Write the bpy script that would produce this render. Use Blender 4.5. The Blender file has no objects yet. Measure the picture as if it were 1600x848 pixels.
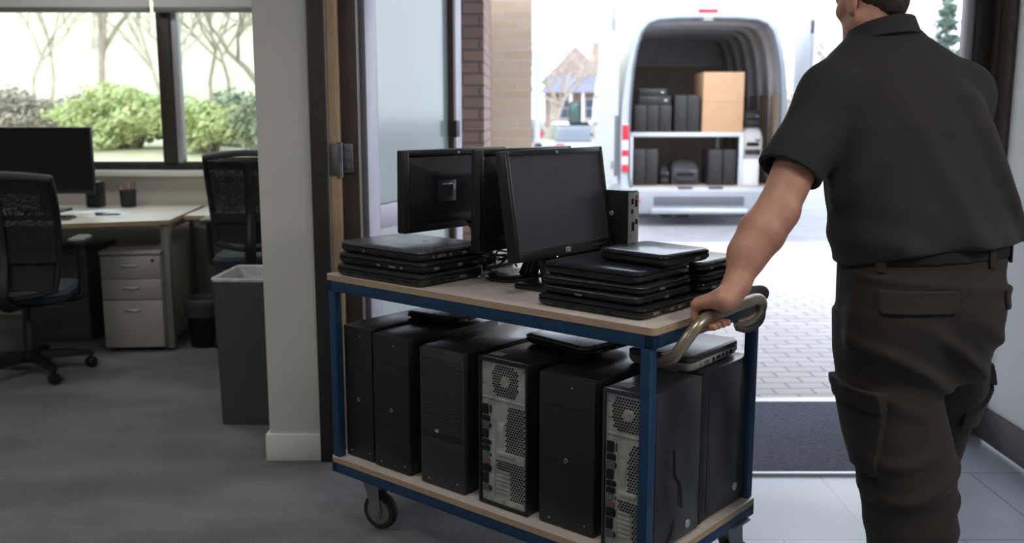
import bpy, bmesh, math, random
import numpy as np
from mathutils import Vector, Matrix
R = math.radians
PI = math.pi
S = bpy.context.scene
COL = S.collection

# ------------------------------------------------------------------ camera, world, lights, exposure
cam = bpy.data.cameras.new('camera')
cam.sensor_width = 36.0
cam.lens = 36.0 * 1500 / 1600
cam.clip_start = 0.05
cam.clip_end = 400
cam.dof.use_dof = True
cam.dof.focus_distance = 2.75
cam.dof.aperture_fstop = 2.8
co = bpy.data.objects.new('camera', cam)
COL.objects.link(co)
co.location = (0, 0, 1.4)
co.rotation_euler = (PI / 2 - 0.1643, 0, 0)
S.camera = co
S.view_settings.view_transform = 'Standard'
S.view_settings.look = 'None'
S.view_settings.gamma = 1.0
S.view_settings.use_curve_mapping = False
S.view_settings.exposure = 0.6

SKY = 2.3          # overcast sky radiance
SUN = 0.9          # weak sun through cloud
LAMP = 15.0        # unseen fill lamps added below the ceiling (W)

w = bpy.data.worlds.new('overcast_sky')
S.world = w
w.use_nodes = True
nt = w.node_tree
nt.nodes.clear()
wo = nt.nodes.new('ShaderNodeOutputWorld')
bg = nt.nodes.new('ShaderNodeBackground')
tc = nt.nodes.new('ShaderNodeTexCoord')
nz = nt.nodes.new('ShaderNodeTexNoise')
nz.inputs['Scale'].default_value = 2.2
nz.inputs['Detail'].default_value = 4
cr = nt.nodes.new('ShaderNodeValToRGB')
cr.color_ramp.elements[0].position = 0.35
cr.color_ramp.elements[0].color = (0.72, 0.85, 1.0, 1)
cr.color_ramp.elements[1].position = 0.65
cr.color_ramp.elements[1].color = (0.93, 0.97, 1.0, 1)
nt.links.new(tc.outputs['Generated'], nz.inputs['Vector'])
nt.links.new(nz.outputs['Fac'], cr.inputs['Fac'])
nt.links.new(cr.outputs['Color'], bg.inputs['Color'])
bg.inputs['Strength'].default_value = SKY
nt.links.new(bg.outputs[0], wo.inputs['Surface'])

def light(name, kind, loc, rot, energy, color=(1, 1, 1), **kw):
    l = bpy.data.lights.new(name, kind)
    l.energy = energy
    l.color = color
    for k, v in kw.items():
        setattr(l, k, v)
    o = bpy.data.objects.new(name, l)
    COL.objects.link(o)
    o.location = loc
    o.rotation_euler = rot
    return o

light('sun', 'SUN', (6, 2, 12), (R(48), R(-8), R(20)), SUN, (1.0, 0.95, 0.88), angle=R(14))
for i, (lx, ly, le) in enumerate([(-2.6, 5.2, 0.65), (-2.4, 2.2, 1.0), (0.2, 1.6, 0.55), (2.35, 1.1, 1.6), (-1.4, -1.2, 0.9)]):
    light('fill_lamp', 'AREA', (lx, ly, 2.62), (0, 0, 0), LAMP * le, (1.0, 0.96, 0.90), shape='SQUARE', size=0.6)  # added fill without visible fittings; the strongest rakes the shirt folds

# ------------------------------------------------------------------ materials
def lin(c):
    if isinstance(c, str):
        c = tuple(int(c[i:i + 2], 16) / 255 for i in (0, 2, 4))
    return tuple(x / 12.92 if x <= 0.04045 else ((x + 0.055) / 1.055) ** 2.4 for x in c)

def mat(name, c, rough=0.5, metal=0.0, var=0.0, vs=8.0, bump=0.0, bs=200.0, c2=None, spec=0.5, coords='Object', stretch=None, rvar=0.0, coat=0.0, sheen=0.0):
    m = bpy.data.materials.new(name)
    m.use_nodes = True
    t = m.node_tree
    p = t.nodes['Principled BSDF']
    col = lin(c)
    p.inputs['Base Color'].default_value = (*col, 1)
    p.inputs['Roughness'].default_value = rough
    p.inputs['Metallic'].default_value = metal
    p.inputs['Specular IOR Level'].default_value = spec
    p.inputs['Coat Weight'].default_value = coat
    p.inputs['Sheen Weight'].default_value = sheen
    if var or bump or c2 or rvar:
        tcn = t.nodes.new('ShaderNodeTexCoord')
        src = tcn.outputs[coords]
        if stretch:
            mp = t.nodes.new('ShaderNodeMapping')
            mp.inputs['Scale'].default_value = stretch
            t.links.new(src, mp.inputs['Vector'])
            src = mp.outputs['Vector']
    if var or c2 or rvar:
        n = t.nodes.new('ShaderNodeTexNoise')
        n.inputs['Scale'].default_value = vs
        n.inputs['Detail'].default_value = 5
        n.inputs['Roughness'].default_value = 0.6
        t.links.new(src, n.inputs['Vector'])
        if var or c2:
            r = t.nodes.new('ShaderNodeValToRGB')
            r.color_ramp.elements[0].position = 0.32
            r.color_ramp.elements[1].position = 0.68
            if c2:
                a, b = col, lin(c2)
            else:
                a = tuple(x * (1 - var) for x in col)
                b = tuple(min(1, x * (1 + var)) for x in col)
            r.color_ramp.elements[0].color = (*a, 1)
            r.color_ramp.elements[1].color = (*b, 1)
            t.links.new(n.outputs['Fac'], r.inputs['Fac'])
            t.links.new(r.outputs['Color'], p.inputs['Base Color'])
        if rvar:
            mr = t.nodes.new('ShaderNodeMapRange')
            mr.inputs['From Min'].default_value = 0.3
            mr.inputs['From Max'].default_value = 0.7
            mr.inputs['To Min'].default_value = max(0.02, rough - rvar)
            mr.inputs['To Max'].default_value = min(1, rough + rvar)
            t.links.new(n.outputs['Fac'], mr.inputs['Value'])
            t.links.new(mr.outputs['Result'], p.inputs['Roughness'])
    if bump:
        n2 = t.nodes.new('ShaderNodeTexNoise')
        n2.inputs['Scale'].default_value = bs
        n2.inputs['Detail'].default_value = 3
        t.links.new(src, n2.inputs['Vector'])
        b = t.nodes.new('ShaderNodeBump')
        b.inputs['Strength'].default_value = bump
        b.inputs['Distance'].default_value = 0.01
        t.links.new(n2.outputs['Fac'], b.inputs['Height'])
        t.links.new(b.outputs['Normal'], p.inputs['Normal'])
    return m

def brick_mat(name, c1, c2, cm, bw, bh, mortar, rough=0.8, axes='XZ', offset=0.5, rot=0.0, bump=0.3, spec=0.3):
    """bricks or setts laid on the object's own coordinates; axes says which two run along the courses and across them"""
    m = bpy.data.materials.new(name)
    m.use_nodes = True
    t = m.node_tree
    p = t.nodes['Principled BSDF']
    p.inputs['Roughness'].default_value = rough
    p.inputs['Specular IOR Level'].default_value = spec
    tcn = t.nodes.new('ShaderNodeTexCoord')
    sp = t.nodes.new('ShaderNodeSeparateXYZ')
    cb = t.nodes.new('ShaderNodeCombineXYZ')
    t.links.new(tcn.outputs['Object'], sp.inputs[0])
    if axes == 'SZ':
        ad = t.nodes.new('ShaderNodeMath')
        t.links.new(sp.outputs['X'], ad.inputs[0])
        t.links.new(sp.outputs['Y'], ad.inputs[1])
        t.links.new(ad.outputs[0], cb.inputs['X'])
        t.links.new(sp.outputs['Z'], cb.inputs['Y'])
    else:
        t.links.new(sp.outputs[axes[0]], cb.inputs['X'])
        t.links.new(sp.outputs[axes[1]], cb.inputs['Y'])
    mp = t.nodes.new('ShaderNodeMapping')
    mp.inputs['Rotation'].default_value = (0, 0, rot)
    t.links.new(cb.outputs[0], mp.inputs['Vector'])
    b = t.nodes.new('ShaderNodeTexBrick')
    b.inputs['Scale'].default_value = 1.0
    b.inputs['Brick Width'].default_value = bw
    b.inputs['Row Height'].default_value = bh
    b.inputs['Mortar Size'].default_value = mortar
    b.inputs['Mortar Smooth'].default_value = 0.1
    b.inputs['Bias'].default_value = 0.0
    b.offset = offset
    b.inputs['Color1'].default_value = (*lin(c1), 1)
    b.inputs['Color2'].default_value = (*lin(c2), 1)
    b.inputs['Mortar'].default_value = (*lin(cm), 1)
    t.links.new(mp.outputs[0], b.inputs['Vector'])
    n = t.nodes.new('ShaderNodeTexNoise')
    n.inputs['Scale'].default_value = 3.0
    n.inputs['Detail'].default_value = 6
    t.links.new(tcn.outputs['Object'], n.inputs['Vector'])
    mx = t.nodes.new('ShaderNodeMixRGB')
    mx.blend_type = 'MULTIPLY'
    mx.inputs['Fac'].default_value = 0.45
    rr = t.nodes.new('ShaderNodeValToRGB')
    rr.color_ramp.elements[0].color = (0.6, 0.6, 0.6, 1)
    rr.color_ramp.elements[1].color = (1.2, 1.2, 1.2, 1)
    t.links.new(n.outputs['Fac'], rr.inputs['Fac'])
    t.links.new(b.outputs['Color'], mx.inputs['Color1'])
    t.links.new(rr.outputs['Color'], mx.inputs['Color2'])
    t.links.new(mx.outputs['Color'], p.inputs['Base Color'])
    bu = t.nodes.new('ShaderNodeBump')
    bu.invert = True
    bu.inputs['Strength'].default_value = bump
    bu.inputs['Distance'].default_value = 0.01
    t.links.new(b.outputs['Fac'], bu.inputs['Height'])
    t.links.new(bu.outputs['Normal'], p.inputs['Normal'])
    return m

def glass_mat(name, tint, rough, body=0.0, bodyc='ffffff', ior=1.05, gloss=0.04):
    """window and door glass; body mixes in the milky film of frosted glass"""
    m = bpy.data.materials.new(name)
    m.use_nodes = True
    t = m.node_tree
    p = t.nodes['Principled BSDF']
    p.inputs['Base Color'].default_value = (*lin(tint), 1)
    p.inputs['Transmission Weight'].default_value = 1.0
    p.inputs['Roughness'].default_value = rough
    p.inputs['IOR'].default_value = ior
    if body:
        d = t.nodes.new('ShaderNodeBsdfTranslucent')
        d.inputs['Color'].default_value = (*lin(bodyc), 1)
        d2 = t.nodes.new('ShaderNodeBsdfDiffuse')
        d2.inputs['Color'].default_value = (*lin(bodyc), 1)
        mx0 = t.nodes.new('ShaderNodeMixShader')
        mx0.inputs['Fac'].default_value = 0.2
        t.links.new(d.outputs[0], mx0.inputs[1])
        t.links.new(d2.outputs[0], mx0.inputs[2])
        mx = t.nodes.new('ShaderNodeMixShader')
        mx.inputs['Fac'].default_value = body
        t.links.new(p.outputs[0], mx.inputs[1])
        t.links.new(mx0.outputs[0], mx.inputs[2])
        gl = t.nodes.new('ShaderNodeBsdfGlossy')
        gl.inputs['Roughness'].default_value = 0.12
        mx2 = t.nodes.new('ShaderNodeMixShader')
        mx2.inputs['Fac'].default_value = gloss
        t.links.new(mx.outputs[0], mx2.inputs[1])
        t.links.new(gl.outputs[0], mx2.inputs[2])
        t.links.new(mx2.outputs[0], t.nodes['Material Output'].inputs['Surface'])
    return m

def clear_mat(name, tint='ffffff', refl=0.06):
    """thin clear pane: straight-through transparency with a faint mirror reflection"""
    m = bpy.data.materials.new(name)
    m.use_nodes = True
    t = m.node_tree
    t.nodes.remove(t.nodes['Principled BSDF'])
    a = t.nodes.new('ShaderNodeBsdfTransparent')
    a.inputs['Color'].default_value = (*lin(tint), 1)
    g = t.nodes.new('ShaderNodeBsdfGlossy')
    g.inputs['Roughness'].default_value = 0.02
    mx = t.nodes.new('ShaderNodeMixShader')
    mx.inputs['Fac'].default_value = refl
    t.links.new(a.outputs[0], mx.inputs[1])
    t.links.new(g.outputs[0], mx.inputs[2])
    t.links.new(mx.outputs[0], t.nodes['Material Output'].inputs['Surface'])
    return m

def mesh_mat(name, c, cover, scale, rough=0.7):
    """woven mesh: holes between the threads let things behind show through"""
    m = bpy.data.materials.new(name)
    m.use_nodes = True
    t = m.node_tree
    p = t.nodes['Principled BSDF']
    p.inputs['Base Color'].default_value = (*lin(c), 1)
    p.inputs['Roughness'].default_value = rough
    tcn = t.nodes.new('ShaderNodeTexCoord')
    v = t.nodes.new('ShaderNodeTexVoronoi')
    v.inputs['Scale'].default_value = scale
    t.links.new(tcn.outputs['Object'], v.inputs['Vector'])
    gt = t.nodes.new('ShaderNodeMath')
    gt.operation = 'GREATER_THAN'
    gt.inputs[1].default_value = cover
    t.links.new(v.outputs['Distance'], gt.inputs[0])
    t.links.new(gt.outputs[0], p.inputs['Alpha'])
    return m

# ------------------------------------------------------------------ mesh helpers
I4 = Matrix.Identity(4)
def TR(x=0, y=0, z=0): return Matrix.Translation((x, y, z))
def RX(a): return Matrix.Rotation(a, 4, 'X')
def RY(a): return Matrix.Rotation(a, 4, 'Y')
def RZ(a): return Matrix.Rotation(a, 4, 'Z')

class MB:
    def __init__(self):
        self.v, self.f, self.m = [], [], []
        self.mi = 0
        self.M = I4
        self.parts = []
    def add(self, vs, fs):
        n = len(self.v)
        M = self.M
        self.parts.append((n, len(self.f)))
        self.v += [tuple(M @ Vector(p)) for p in vs]
        self.f += [tuple(n + i for i in q) for q in fs]
        self.m += [self.mi] * len(fs)
        return self
    def box(self, x0, x1, y0, y1, z0, z1, b=0.0, seg=2):
        if b <= 0:
            vs = [(x, y, z) for z in (z0, z1) for y in (y0, y1) for x in (x0, x1)]
            return self.add(vs, [(0, 2, 3, 1), (4, 5, 7, 6), (0, 1, 5, 4), (2, 6, 7, 3), (0, 4, 6, 2), (1, 3, 7, 5)])
        bm = bmesh.new()
        bmesh.ops.create_cube(bm, size=1, matrix=TR((x0 + x1) / 2, (y0 + y1) / 2, (z0 + z1) / 2) @ Matrix.Diagonal((x1 - x0, y1 - y0, z1 - z0, 1)))
        bmesh.ops.bevel(bm, geom=bm.edges[:], offset=b, segments=seg, affect='EDGES', profile=0.5)
        bm.verts.index_update()
        self.add([v.co for v in bm.verts], [tuple(v.index for v in f.verts) for f in bm.faces])
        bm.free()
        return self
    def bar(self, p, q, wx, wy, up=(0, 0, 1)):
        p, q = Vector(p), Vector(q)
        d = (q - p).normalized()
        u = Vector(up)
        if abs(d.dot(u)) > 0.99: u = Vector((1, 0, 0))
        a = d.cross(u).normalized()
        b = a.cross(d).normalized()
        vs = [c + a * sx * wx / 2 + b * sy * wy / 2 for c in (p, q) for sx, sy in ((-1, -1), (1, -1), (1, 1), (-1, 1))]
        return self.add(vs, [(3, 2, 1, 0), (4, 5, 6, 7), (0, 1, 5, 4), (1, 2, 6, 5), (2, 3, 7, 6), (3, 0, 4, 7)])
    def tube(self, pts, r, n=10, caps=True, flat=1.0):
        pts = [Vector(p) for p in pts]
        rs = r if isinstance(r, (list, tuple)) else [r] * len(pts)
        vs, fs = [], []
        prev = None
        for i, p in enumerate(pts):
            d = (pts[min(i + 1, len(pts) - 1)] - pts[max(i - 1, 0)])
            d = d.normalized() if d.length > 1e-9 else Vector((0, 0, 1))
            if prev is None:
                u = Vector((0, 0, 1)) if abs(d.z) < 0.95 else Vector((1, 0, 0))
            else:
                u = prev
            a = (u - d * u.dot(d)).normalized()
            prev = a
            b = d.cross(a)
            for k in range(n):
                t = 2 * PI * k / n
                vs.append(p + (a * math.cos(t) * flat + b * math.sin(t)) * rs[i])
        for i in range(len(pts) - 1):
            for k in range(n):
                k2 = (k + 1) % n
                fs.append((i * n + k, i * n + k2, (i + 1) * n + k2, (i + 1) * n + k))
        if caps:
            fs.append(tuple(range(n - 1, -1, -1)))
            fs.append(tuple((len(pts) - 1) * n + k for k in range(n)))
        return self.add(vs, fs)
    def lathe(self, prof, n=24, cap0=True, cap1=True):
        vs, fs = [], []
        for r, z in prof:
            for k in range(n):
                t = 2 * PI * k / n
                vs.append((r * math.cos(t), r * math.sin(t), z))
        for i in range(len(prof) - 1):
            for k in range(n):
                k2 = (k + 1) % n
                fs.append((i * n + k, i * n + k2, (i + 1) * n + k2, (i + 1) * n + k))
        if cap0: fs.append(tuple(range(n - 1, -1, -1)))
        if cap1: fs.append(tuple((len(prof) - 1) * n + k for k in range(n)))
        return self.add(vs, fs)
    def rr(self, rings, n=5, cap0=True, cap1=True):
        """loft of rounded rectangles: rings of (z, width, depth, corner radius[, cx, cy])"""
        vs, fs = [], []
        N = 4 * (n + 1)
        for q in rings:
            z, w_, d_, r_ = q[:4]
            cx, cy = (q[4], q[5]) if len(q) > 4 else (0, 0)
            r_ = min(r_, w_ / 2 - 1e-5, d_ / 2 - 1e-5)
            for sx, sy, a0 in ((1, 1, 0), (-1, 1, 90), (-1, -1, 180), (1, -1, 270)):
                for k in range(n + 1):
                    t = R(a0 + 90 * k / n)
                    vs.append((cx + sx * (w_ / 2 - r_) + r_ * math.cos(t), cy + sy * (d_ / 2 - r_) + r_ * math.sin(t), z))
        for i in range(len(rings) - 1):
            for k in range(N):
                k2 = (k + 1) % N
                fs.append((i * N + k, i * N + k2, (i + 1) * N + k2, (i + 1) * N + k))
        if cap0: fs.append(tuple(range(N - 1, -1, -1)))
        if cap1: fs.append(tuple((len(rings) - 1) * N + k for k in range(N)))
        return self.add(vs, fs)
    def prism(self, poly, z0, z1):
        n = len(poly)
        vs = [(x, y, z0) for x, y in poly] + [(x, y, z1) for x, y in poly]
        fs = [tuple(range(n - 1, -1, -1)), tuple(range(n, 2 * n))] + [(k, (k + 1) % n, n + (k + 1) % n, n + k) for k in range(n)]
        return self.add(vs, fs)
    def ball(self, c, rx, ry=None, rz=None, n=12, m=8):
        ry = rx if ry is None else ry
        rz = rx if rz is None else rz
        vs = [(c[0], c[1], c[2] - rz)]
        for i in range(1, m):
            a = -PI / 2 + PI * i / m
            for k in range(n):
                t = 2 * PI * k / n
                vs.append((c[0] + rx * math.cos(a) * math.cos(t), c[1] + ry * math.cos(a) * math.sin(t), c[2] + rz * math.sin(a)))
        vs.append((c[0], c[1], c[2] + rz))
        fs = [(0, 1 + (k + 1) % n, 1 + k) for k in range(n)]
        for i in range(m - 2):
            for k in range(n):
                k2 = (k + 1) % n
                fs.append((1 + i * n + k, 1 + i * n + k2, 1 + (i + 1) * n + k2, 1 + (i + 1) * n + k))
        L = len(vs) - 1
        fs += [(L, 1 + (m - 2) * n + k, 1 + (m - 2) * n + (k + 1) % n) for k in range(n)]
        return self.add(vs, fs)
    def each(self, name, mats, parent=None, smooth=False):
        """one object for every shape that was added"""
        if not isinstance(mats, (list, tuple)): mats = [mats]
        ends = self.parts[1:] + [(len(self.v), len(self.f))]
        for (v0, f0), (v1, f1) in zip(self.parts, ends):
            q = MB()
            q.v = self.v[v0:v1]
            q.f = [tuple(i - v0 for i in f) for f in self.f[f0:f1]]
            q.m = [0] * len(q.f)
            q.build(name, mats[self.m[f0]], parent, smooth=smooth)
    def build(self, name, mats, parent=None, loc=None, rz=0.0, smooth=True, angle=35):
        me = bpy.data.meshes.new(name)
        me.from_pydata(self.v, [], self.f)
        if not isinstance(mats, (list, tuple)): mats = [mats]
        for m in mats: me.materials.append(m)
        if len(mats) > 1:
            me.polygons.foreach_set('material_index', self.m)
        me.update()
        if smooth:
            me.polygons.foreach_set('use_smooth', [True] * len(me.polygons))
            me.set_sharp_from_angle(angle=R(angle))
        o = bpy.data.objects.new(name, me)
        COL.objects.link(o)
        if loc is not None: o.location = loc
        o.rotation_euler = (0, 0, rz)
        if parent is not None: o.parent = parent
        return o

def tag(o, label, cat, group=None, kind=None):
    o['label'] = label
    o['category'] = cat
    if group: o['group'] = group
    if kind: o['kind'] = kind
    return o

def thing(name, label, cat, loc=(0, 0, 0), rz=0.0, group=None, rot=None):
    o = bpy.data.objects.new(name, None)
    COL.objects.link(o)
    o.empty_display_size = 0.1
    o.location = loc
    o.rotation_euler = rot if rot else (0, 0, rz)
    return tag(o, label, cat, group)

def struct(o, label=None, cat=None):
    o['kind'] = 'structure'
    if label: o['label'] = label
    if cat: o['category'] = cat
    return o

def copy_tree(o, parent=None):
    c = o.copy()
    COL.objects.link(c)
    if parent is not None: c.parent = parent
    for ch in [x for x in o.children]:
        copy_tree(ch, c)
    return c

def text_mb(s, size, depth=0.0006):
    """letters as a mesh, lying in local XY, centred"""
    cu = bpy.data.curves.new('lettering', 'FONT')
    cu.body = s
    cu.size = size
    cu.extrude = depth
    cu.align_x = 'CENTER'
    cu.align_y = 'CENTER'
    cu.resolution_u = 3
    o = bpy.data.objects.new('lettering', cu)
    COL.objects.link(o)
    dg = bpy.context.evaluated_depsgraph_get()
    me = bpy.data.meshes.new_from_object(o.evaluated_get(dg))
    vs = [tuple(v.co) for v in me.vertices]
    fs = [tuple(p.vertices) for p in me.polygons]
    bpy.data.objects.remove(o)
    bpy.data.curves.remove(cu)
    bpy.data.meshes.remove(me)
    return vs, fs

# ------------------------------------------------------------------ the room
M_carpet = mat('carpet', '39383c', 0.88, c2='6e6e75', vs=1.5, bump=0.9, bs=130, spec=0.3, stretch=(1.0, 1.6, 1), sheen=0.35)  # paler second tone paints bluish sheen patches into the colour
M_tile = brick_mat('floor_tile', 'a6b0c2', '9ea8ba', '848b99', 0.60, 0.60, 0.004, rough=0.27, axes='XY', bump=0.1, spec=0.5)  # blue of the sky light is tinted into the tile colours
M_mat = mat('entrance_mat', '73798a', 0.9, var=0.25, vs=60, bump=1.0, bs=110, spec=0.2, stretch=(1, 2.2, 1))
M_alu = mat('brushed_aluminium', 'b9bac4', 0.42, 0.7, var=0.06, vs=30)
M_alu2 = mat('anodised_frame', 'aaa8b4', 0.45, 0.35, var=0.06, vs=12)
M_wall = mat('wall_paint', 'd9d8d5', 0.85, var=0.03, vs=3, bump=0.08, bs=90)
M_pillar = mat('pillar_paint', 'c6c5c4', 0.8, var=0.03, vs=4, bump=0.06, bs=120)
M_cream = mat('cream_paint', 'd5d0c6', 0.85, var=0.03, vs=3)
M_white = mat('white_gloss_paint', 'e2e1de', 0.45, var=0.02, vs=5)
M_frame = mat('dark_bronze_frame', '37332f', 0.5, 0.3, var=0.12, vs=14)
M_frame2 = mat('brown_door_frame', '4a3e37', 0.5, 0.2, var=0.12, vs=10)
M_tan = mat('pale_timber_strip', 'c5a988', 0.6, var=0.12, vs=8, stretch=(12, 12, 1))
M_ceil = mat('ceiling_paint', 'e6e5e1', 0.9, var=0.02, vs=2)
M_frost = glass_mat('frosted_glass', 'eef4f4', 0.30, 0.62, 'e6f2f2', gloss=0.18)
M_clear = clear_mat('clear_glass', 'f4faf8', 0.05)
M_blind = mat('blind_fabric', 'e3e3e3', 0.7, var=0.03, vs=20)
M_blindbar = mat('blind_bar', '7d7d7d', 0.5, 0.3, var=0.05, vs=20)

struct(MB().box(-6.5, 0.5, -3.0, 6.7, -0.12, 0.0).build('floor', M_carpet, smooth=False), 'dark grey carpet of the office, patchy sheen painted in', 'floor')
struct(MB().box(0.5, 3.0, -3.0, 4.56, -0.12, 0.0).build('floor_tiles', M_tile, smooth=False), 'grey floor tiles of the entrance, tinted with sky blue', 'floor')
struct(MB().box(-0.85, 0.5, 3.8, 4.56, -0.119, 0.0005).build('floor_threshold', M_tile, smooth=False), 'tiles of the threshold between the door leaves', 'floor')
struct(MB().box(-6.5, 3.0, -3.0, 6.85, 2.7, 2.82).build('ceiling', M_ceil, smooth=False), 'white ceiling', 'ceiling')
# window wall of the office
wb = MB()
wb.box(-6.5, -0.80, 6.60, 6.85, 0.0, 0.97)
wb.box(-6.5, -0.80, 6.60, 6.85, 2.40, 2.7)
wb.box(-6.5, -4.4, 6.60, 6.85, 0.97, 2.40)
struct(wb.build('wall_back', M_cream, smooth=False), 'cream wall below the office window', 'wall')
struct(MB().box(-6.6, -6.5, -3.0, 6.85, 0, 2.7).build('wall_left', M_wall, smooth=False), 'office side wall', 'wall')
struct(MB().box(-6.6, 3.1, -3.1, -3.0, 0, 2.7).build('wall_front', M_wall, smooth=False), 'wall behind the viewer', 'wall')
struct(MB().box(3.0, 3.1, -3.0, 4.3, 0, 2.7).build('wall_right', M_wall, smooth=False), 'white wall beyond the glass door', 'wall')
struct(MB().box(-0.985, -0.775, 3.745, 6.85, 0, 2.7).build('wall_partition', M_pillar, smooth=False), 'white painted end of the partition between office and doorway', 'wall')
bb = MB().box(-1.0, -0.76, 3.73, 6.60, 0, 0.112, 0.004)
struct(bb.build('baseboard_partition', M_white), 'white skirting around the foot of the partition', 'baseboard')
struct(MB().box(-0.775, 3.0, 3.80, 4.35, 2.35, 2.7).build('wall_header', M_wall, smooth=False), 'wall above the doorway', 'wall')

# office window: frame, mullion, panes, sill, blinds
wf = thing('window_1', 'dark framed office window above the desks', 'window')
wf['kind'] = 'structure'
f = MB()
f.box(-4.4, -0.99, 6.57, 6.65, 1.012, 1.068, 0.005)
f.box(-4.4, -0.99, 6.57, 6.65, 2.33, 2.40, 0.005)
f.build('window_frame', M_frame, wf)
MB().box(-2.365, -2.275, 6.55, 6.67, 1.06, 2.34, 0.005).build('mullion', M_frame, wf)
MB().box(-2.275, -2.235, 6.57, 6.65, 1.06, 2.34, 0.004).build('sash_edge', M_alu2, wf)
for x0, x1 in ((-4.4, -2.36), (-2.25, -0.99)):
    MB().box(x0, x1, 6.608, 6.614, 1.06, 2.35).build('pane', M_clear, wf, smooth=False)
struct(MB().box(-4.45, -0.985, 6.505, 6.65, 0.972, 1.012, 0.006).build('trim_1', M_white), 'white window sill', 'sill')
for x0, x1, lb in ((-4.35, -2.375, 'wide white roller blind rolled up over the window pane behind the desk monitor'), (-2.350, -0.99, 'narrow white roller blind rolled up over the window pane beside the partition')):
    bl = thing('roller_blind', lb, 'blind', ((x0 + x1) / 2, 6.49, 2.045), group='roller blinds over the office window')
    h = (x1 - x0) / 2
    MB().box(-h, h, -0.003, 0.003, 0.03, 0.45).build('fabric', M_blind, bl, smooth=False)
    MB().box(-h, h, -0.014, 0.014, 0.0, 0.034, 0.005).build('bottom_bar', M_blindbar, bl)
    MB().box(-h, h, -0.05, 0.05, 0.42, 0.52, 0.02).build('cassette', M_white, bl)

# ------------------------------------------------------------------ doorway
struct(MB().box(-0.775, -0.712, 3.715, 3.86, 0, 2.36, 0.004).build('trim_2', M_frame), 'dark metal edge of the door frame', 'door frame')
struct(MB().box(-0.712, -0.668, 3.755, 3.86, 0, 2.36, 0.006).build('trim_3', M_tan), 'pale timber strip in the door frame', 'door frame')
struct(MB().box(-0.668, -0.600, 3.79, 3.88, 0, 2.36, 0.004).build('trim_4', M_frame2), 'dark brown hinge jamb', 'door frame')
struct(MB().box(-0.7145, -0.7085, 3.735, 3.75, 0, 2.36).build('trim_5', M_alu), 'thin bright metal bead on the door frame', 'door frame')
struct(MB().box(-0.775, 2.2, 3.80, 3.90, 2.28, 2.36, 0.004).build('trim_6', M_frame), 'door frame head', 'door frame')

def door_leaf(name, label, loc, rz, W, H=2.24, low=M_alu2, hs_=M_alu2, gm=None):
    """a leaf lying along local x from its hinge"""
    d = thing(name, label, 'door', loc, rz)
    d['kind'] = 'structure'
    t = 0.045
    MB().box(0, 0.105, -t / 2, t / 2, 0.02, H, 0.003).build('stile', hs_, d)
    MB().box(W - 0.11, W, -t / 2, t / 2, 0.02, H, 0.003).build('stile', M_alu2, d)
    for z0, z1, rm in ((0.02, 0.16, low), (0.92, 1.02, M_alu2), (H - 0.1, H, M_alu2)):
        MB().box(0.105, W - 0.11, -t / 2, t / 2, z0, z1, 0.003).build('rail', rm, d)
    for z0, z1 in ((0.16, 0.92), (1.02, H - 0.1)):
        MB().box(0.1, W - 0.105, -0.006, 0.006, z0 - 0.005, z1 + 0.005).build('pane', gm or M_frost, d, smooth=False)
    return d, t

d1, t = door_leaf('door_1', 'open frosted glass door leaf hinged on the dark jamb', (-0.600, 3.885, 0), math.atan2(0.949, 0.316), 1.04)
MB().box(0.90, 0.935, -t / 2 - 0.012, t / 2 + 0.012, 0.3, 2.2, 0.004).build('pull_bar', M_frame2, d1)
MB().box(0.895, 0.945, -0.05, 0.05, 1.28, 1.36, 0.006).build('lock_case', M_frame, d1)
h = MB()
h.tube([(-0.02, -0.05, 1.17), (-0.02, -0.05, 1.29)], 0.011, 12)
h.tube([(-0.02, -0.05, 1.16), (-0.02, -0.05, 1.17)], 0.007, 10)
h.M = TR(-0.6, 3.885, 0).inverted()
h.M = I4
hg = MB()
hg.box(-0.708, -0.672, 3.742, 3.756, 1.16, 1.28, 0.003)
hg.box(-0.664, -0.622, 3.772, 3.79, 1.165, 1.28, 0.003)
hg.tube([(-0.668, 3.752, 1.15), (-0.668, 3.752, 1.285)], 0.011, 12)
for z in (1.185, 1.22, 1.255):
    hg.ball((-0.640, 3.771, z), 0.005, 0.003, 0.005, 8, 5)
hg.M = I4
tag(hg.build('door_hinge', mat('worn_steel', '77757a', 0.45, 0.8, var=0.2, vs=40)), 'steel butt hinge on the pale timber strip of the door frame', 'hinge')

# right side of the doorway
struct(MB().box(1.935, 2.000, 4.10, 4.26, 0, 2.36, 0.004).build('trim_7', M_frame), 'dark metal door post', 'door frame')
struct(MB().box(2.000, 2.075, 4.06, 4.26, 0, 2.36, 0.004).build('trim_8', M_frame2), 'brown inner face of the door post', 'door frame')
struct(MB().box(1.905, 1.935, 4.13, 4.19, 0, 2.36, 0.003).build('trim_9', M_alu2), 'pale outer edge of the door post', 'door frame')
d2, t = door_leaf('door_2', 'frosted glass door leaf with a deep metal bottom rail behind the man', (2.030, 4.05, 0), R(-90.5), 1.05, 2.24, mat('shaded_kick_rail', '5f5c60', 0.4, 0.4, var=0.06, vs=10), M_frame2, glass_mat('white_frosted_glass', 'f4f6f6', 0.3, 0.9, 'f4f4f5'))  # bottom rail metal darkened, its shadow painted into the colour
struct(MB().box(2.065, 3.0, 4.22, 4.27, 2.28, 2.36).build('trim_10', M_frame), 'head of the glazed screen', 'door frame')
wn2 = struct(MB().box(2.065, 3.0, 4.235, 4.245, 0.05, 2.28).build('window_2', glass_mat('screen_glass', 'e8f0f0', 0.25, 0.4, 'd5dde0'), smooth=False), 'glazed screen beside the door post', 'window')

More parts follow.
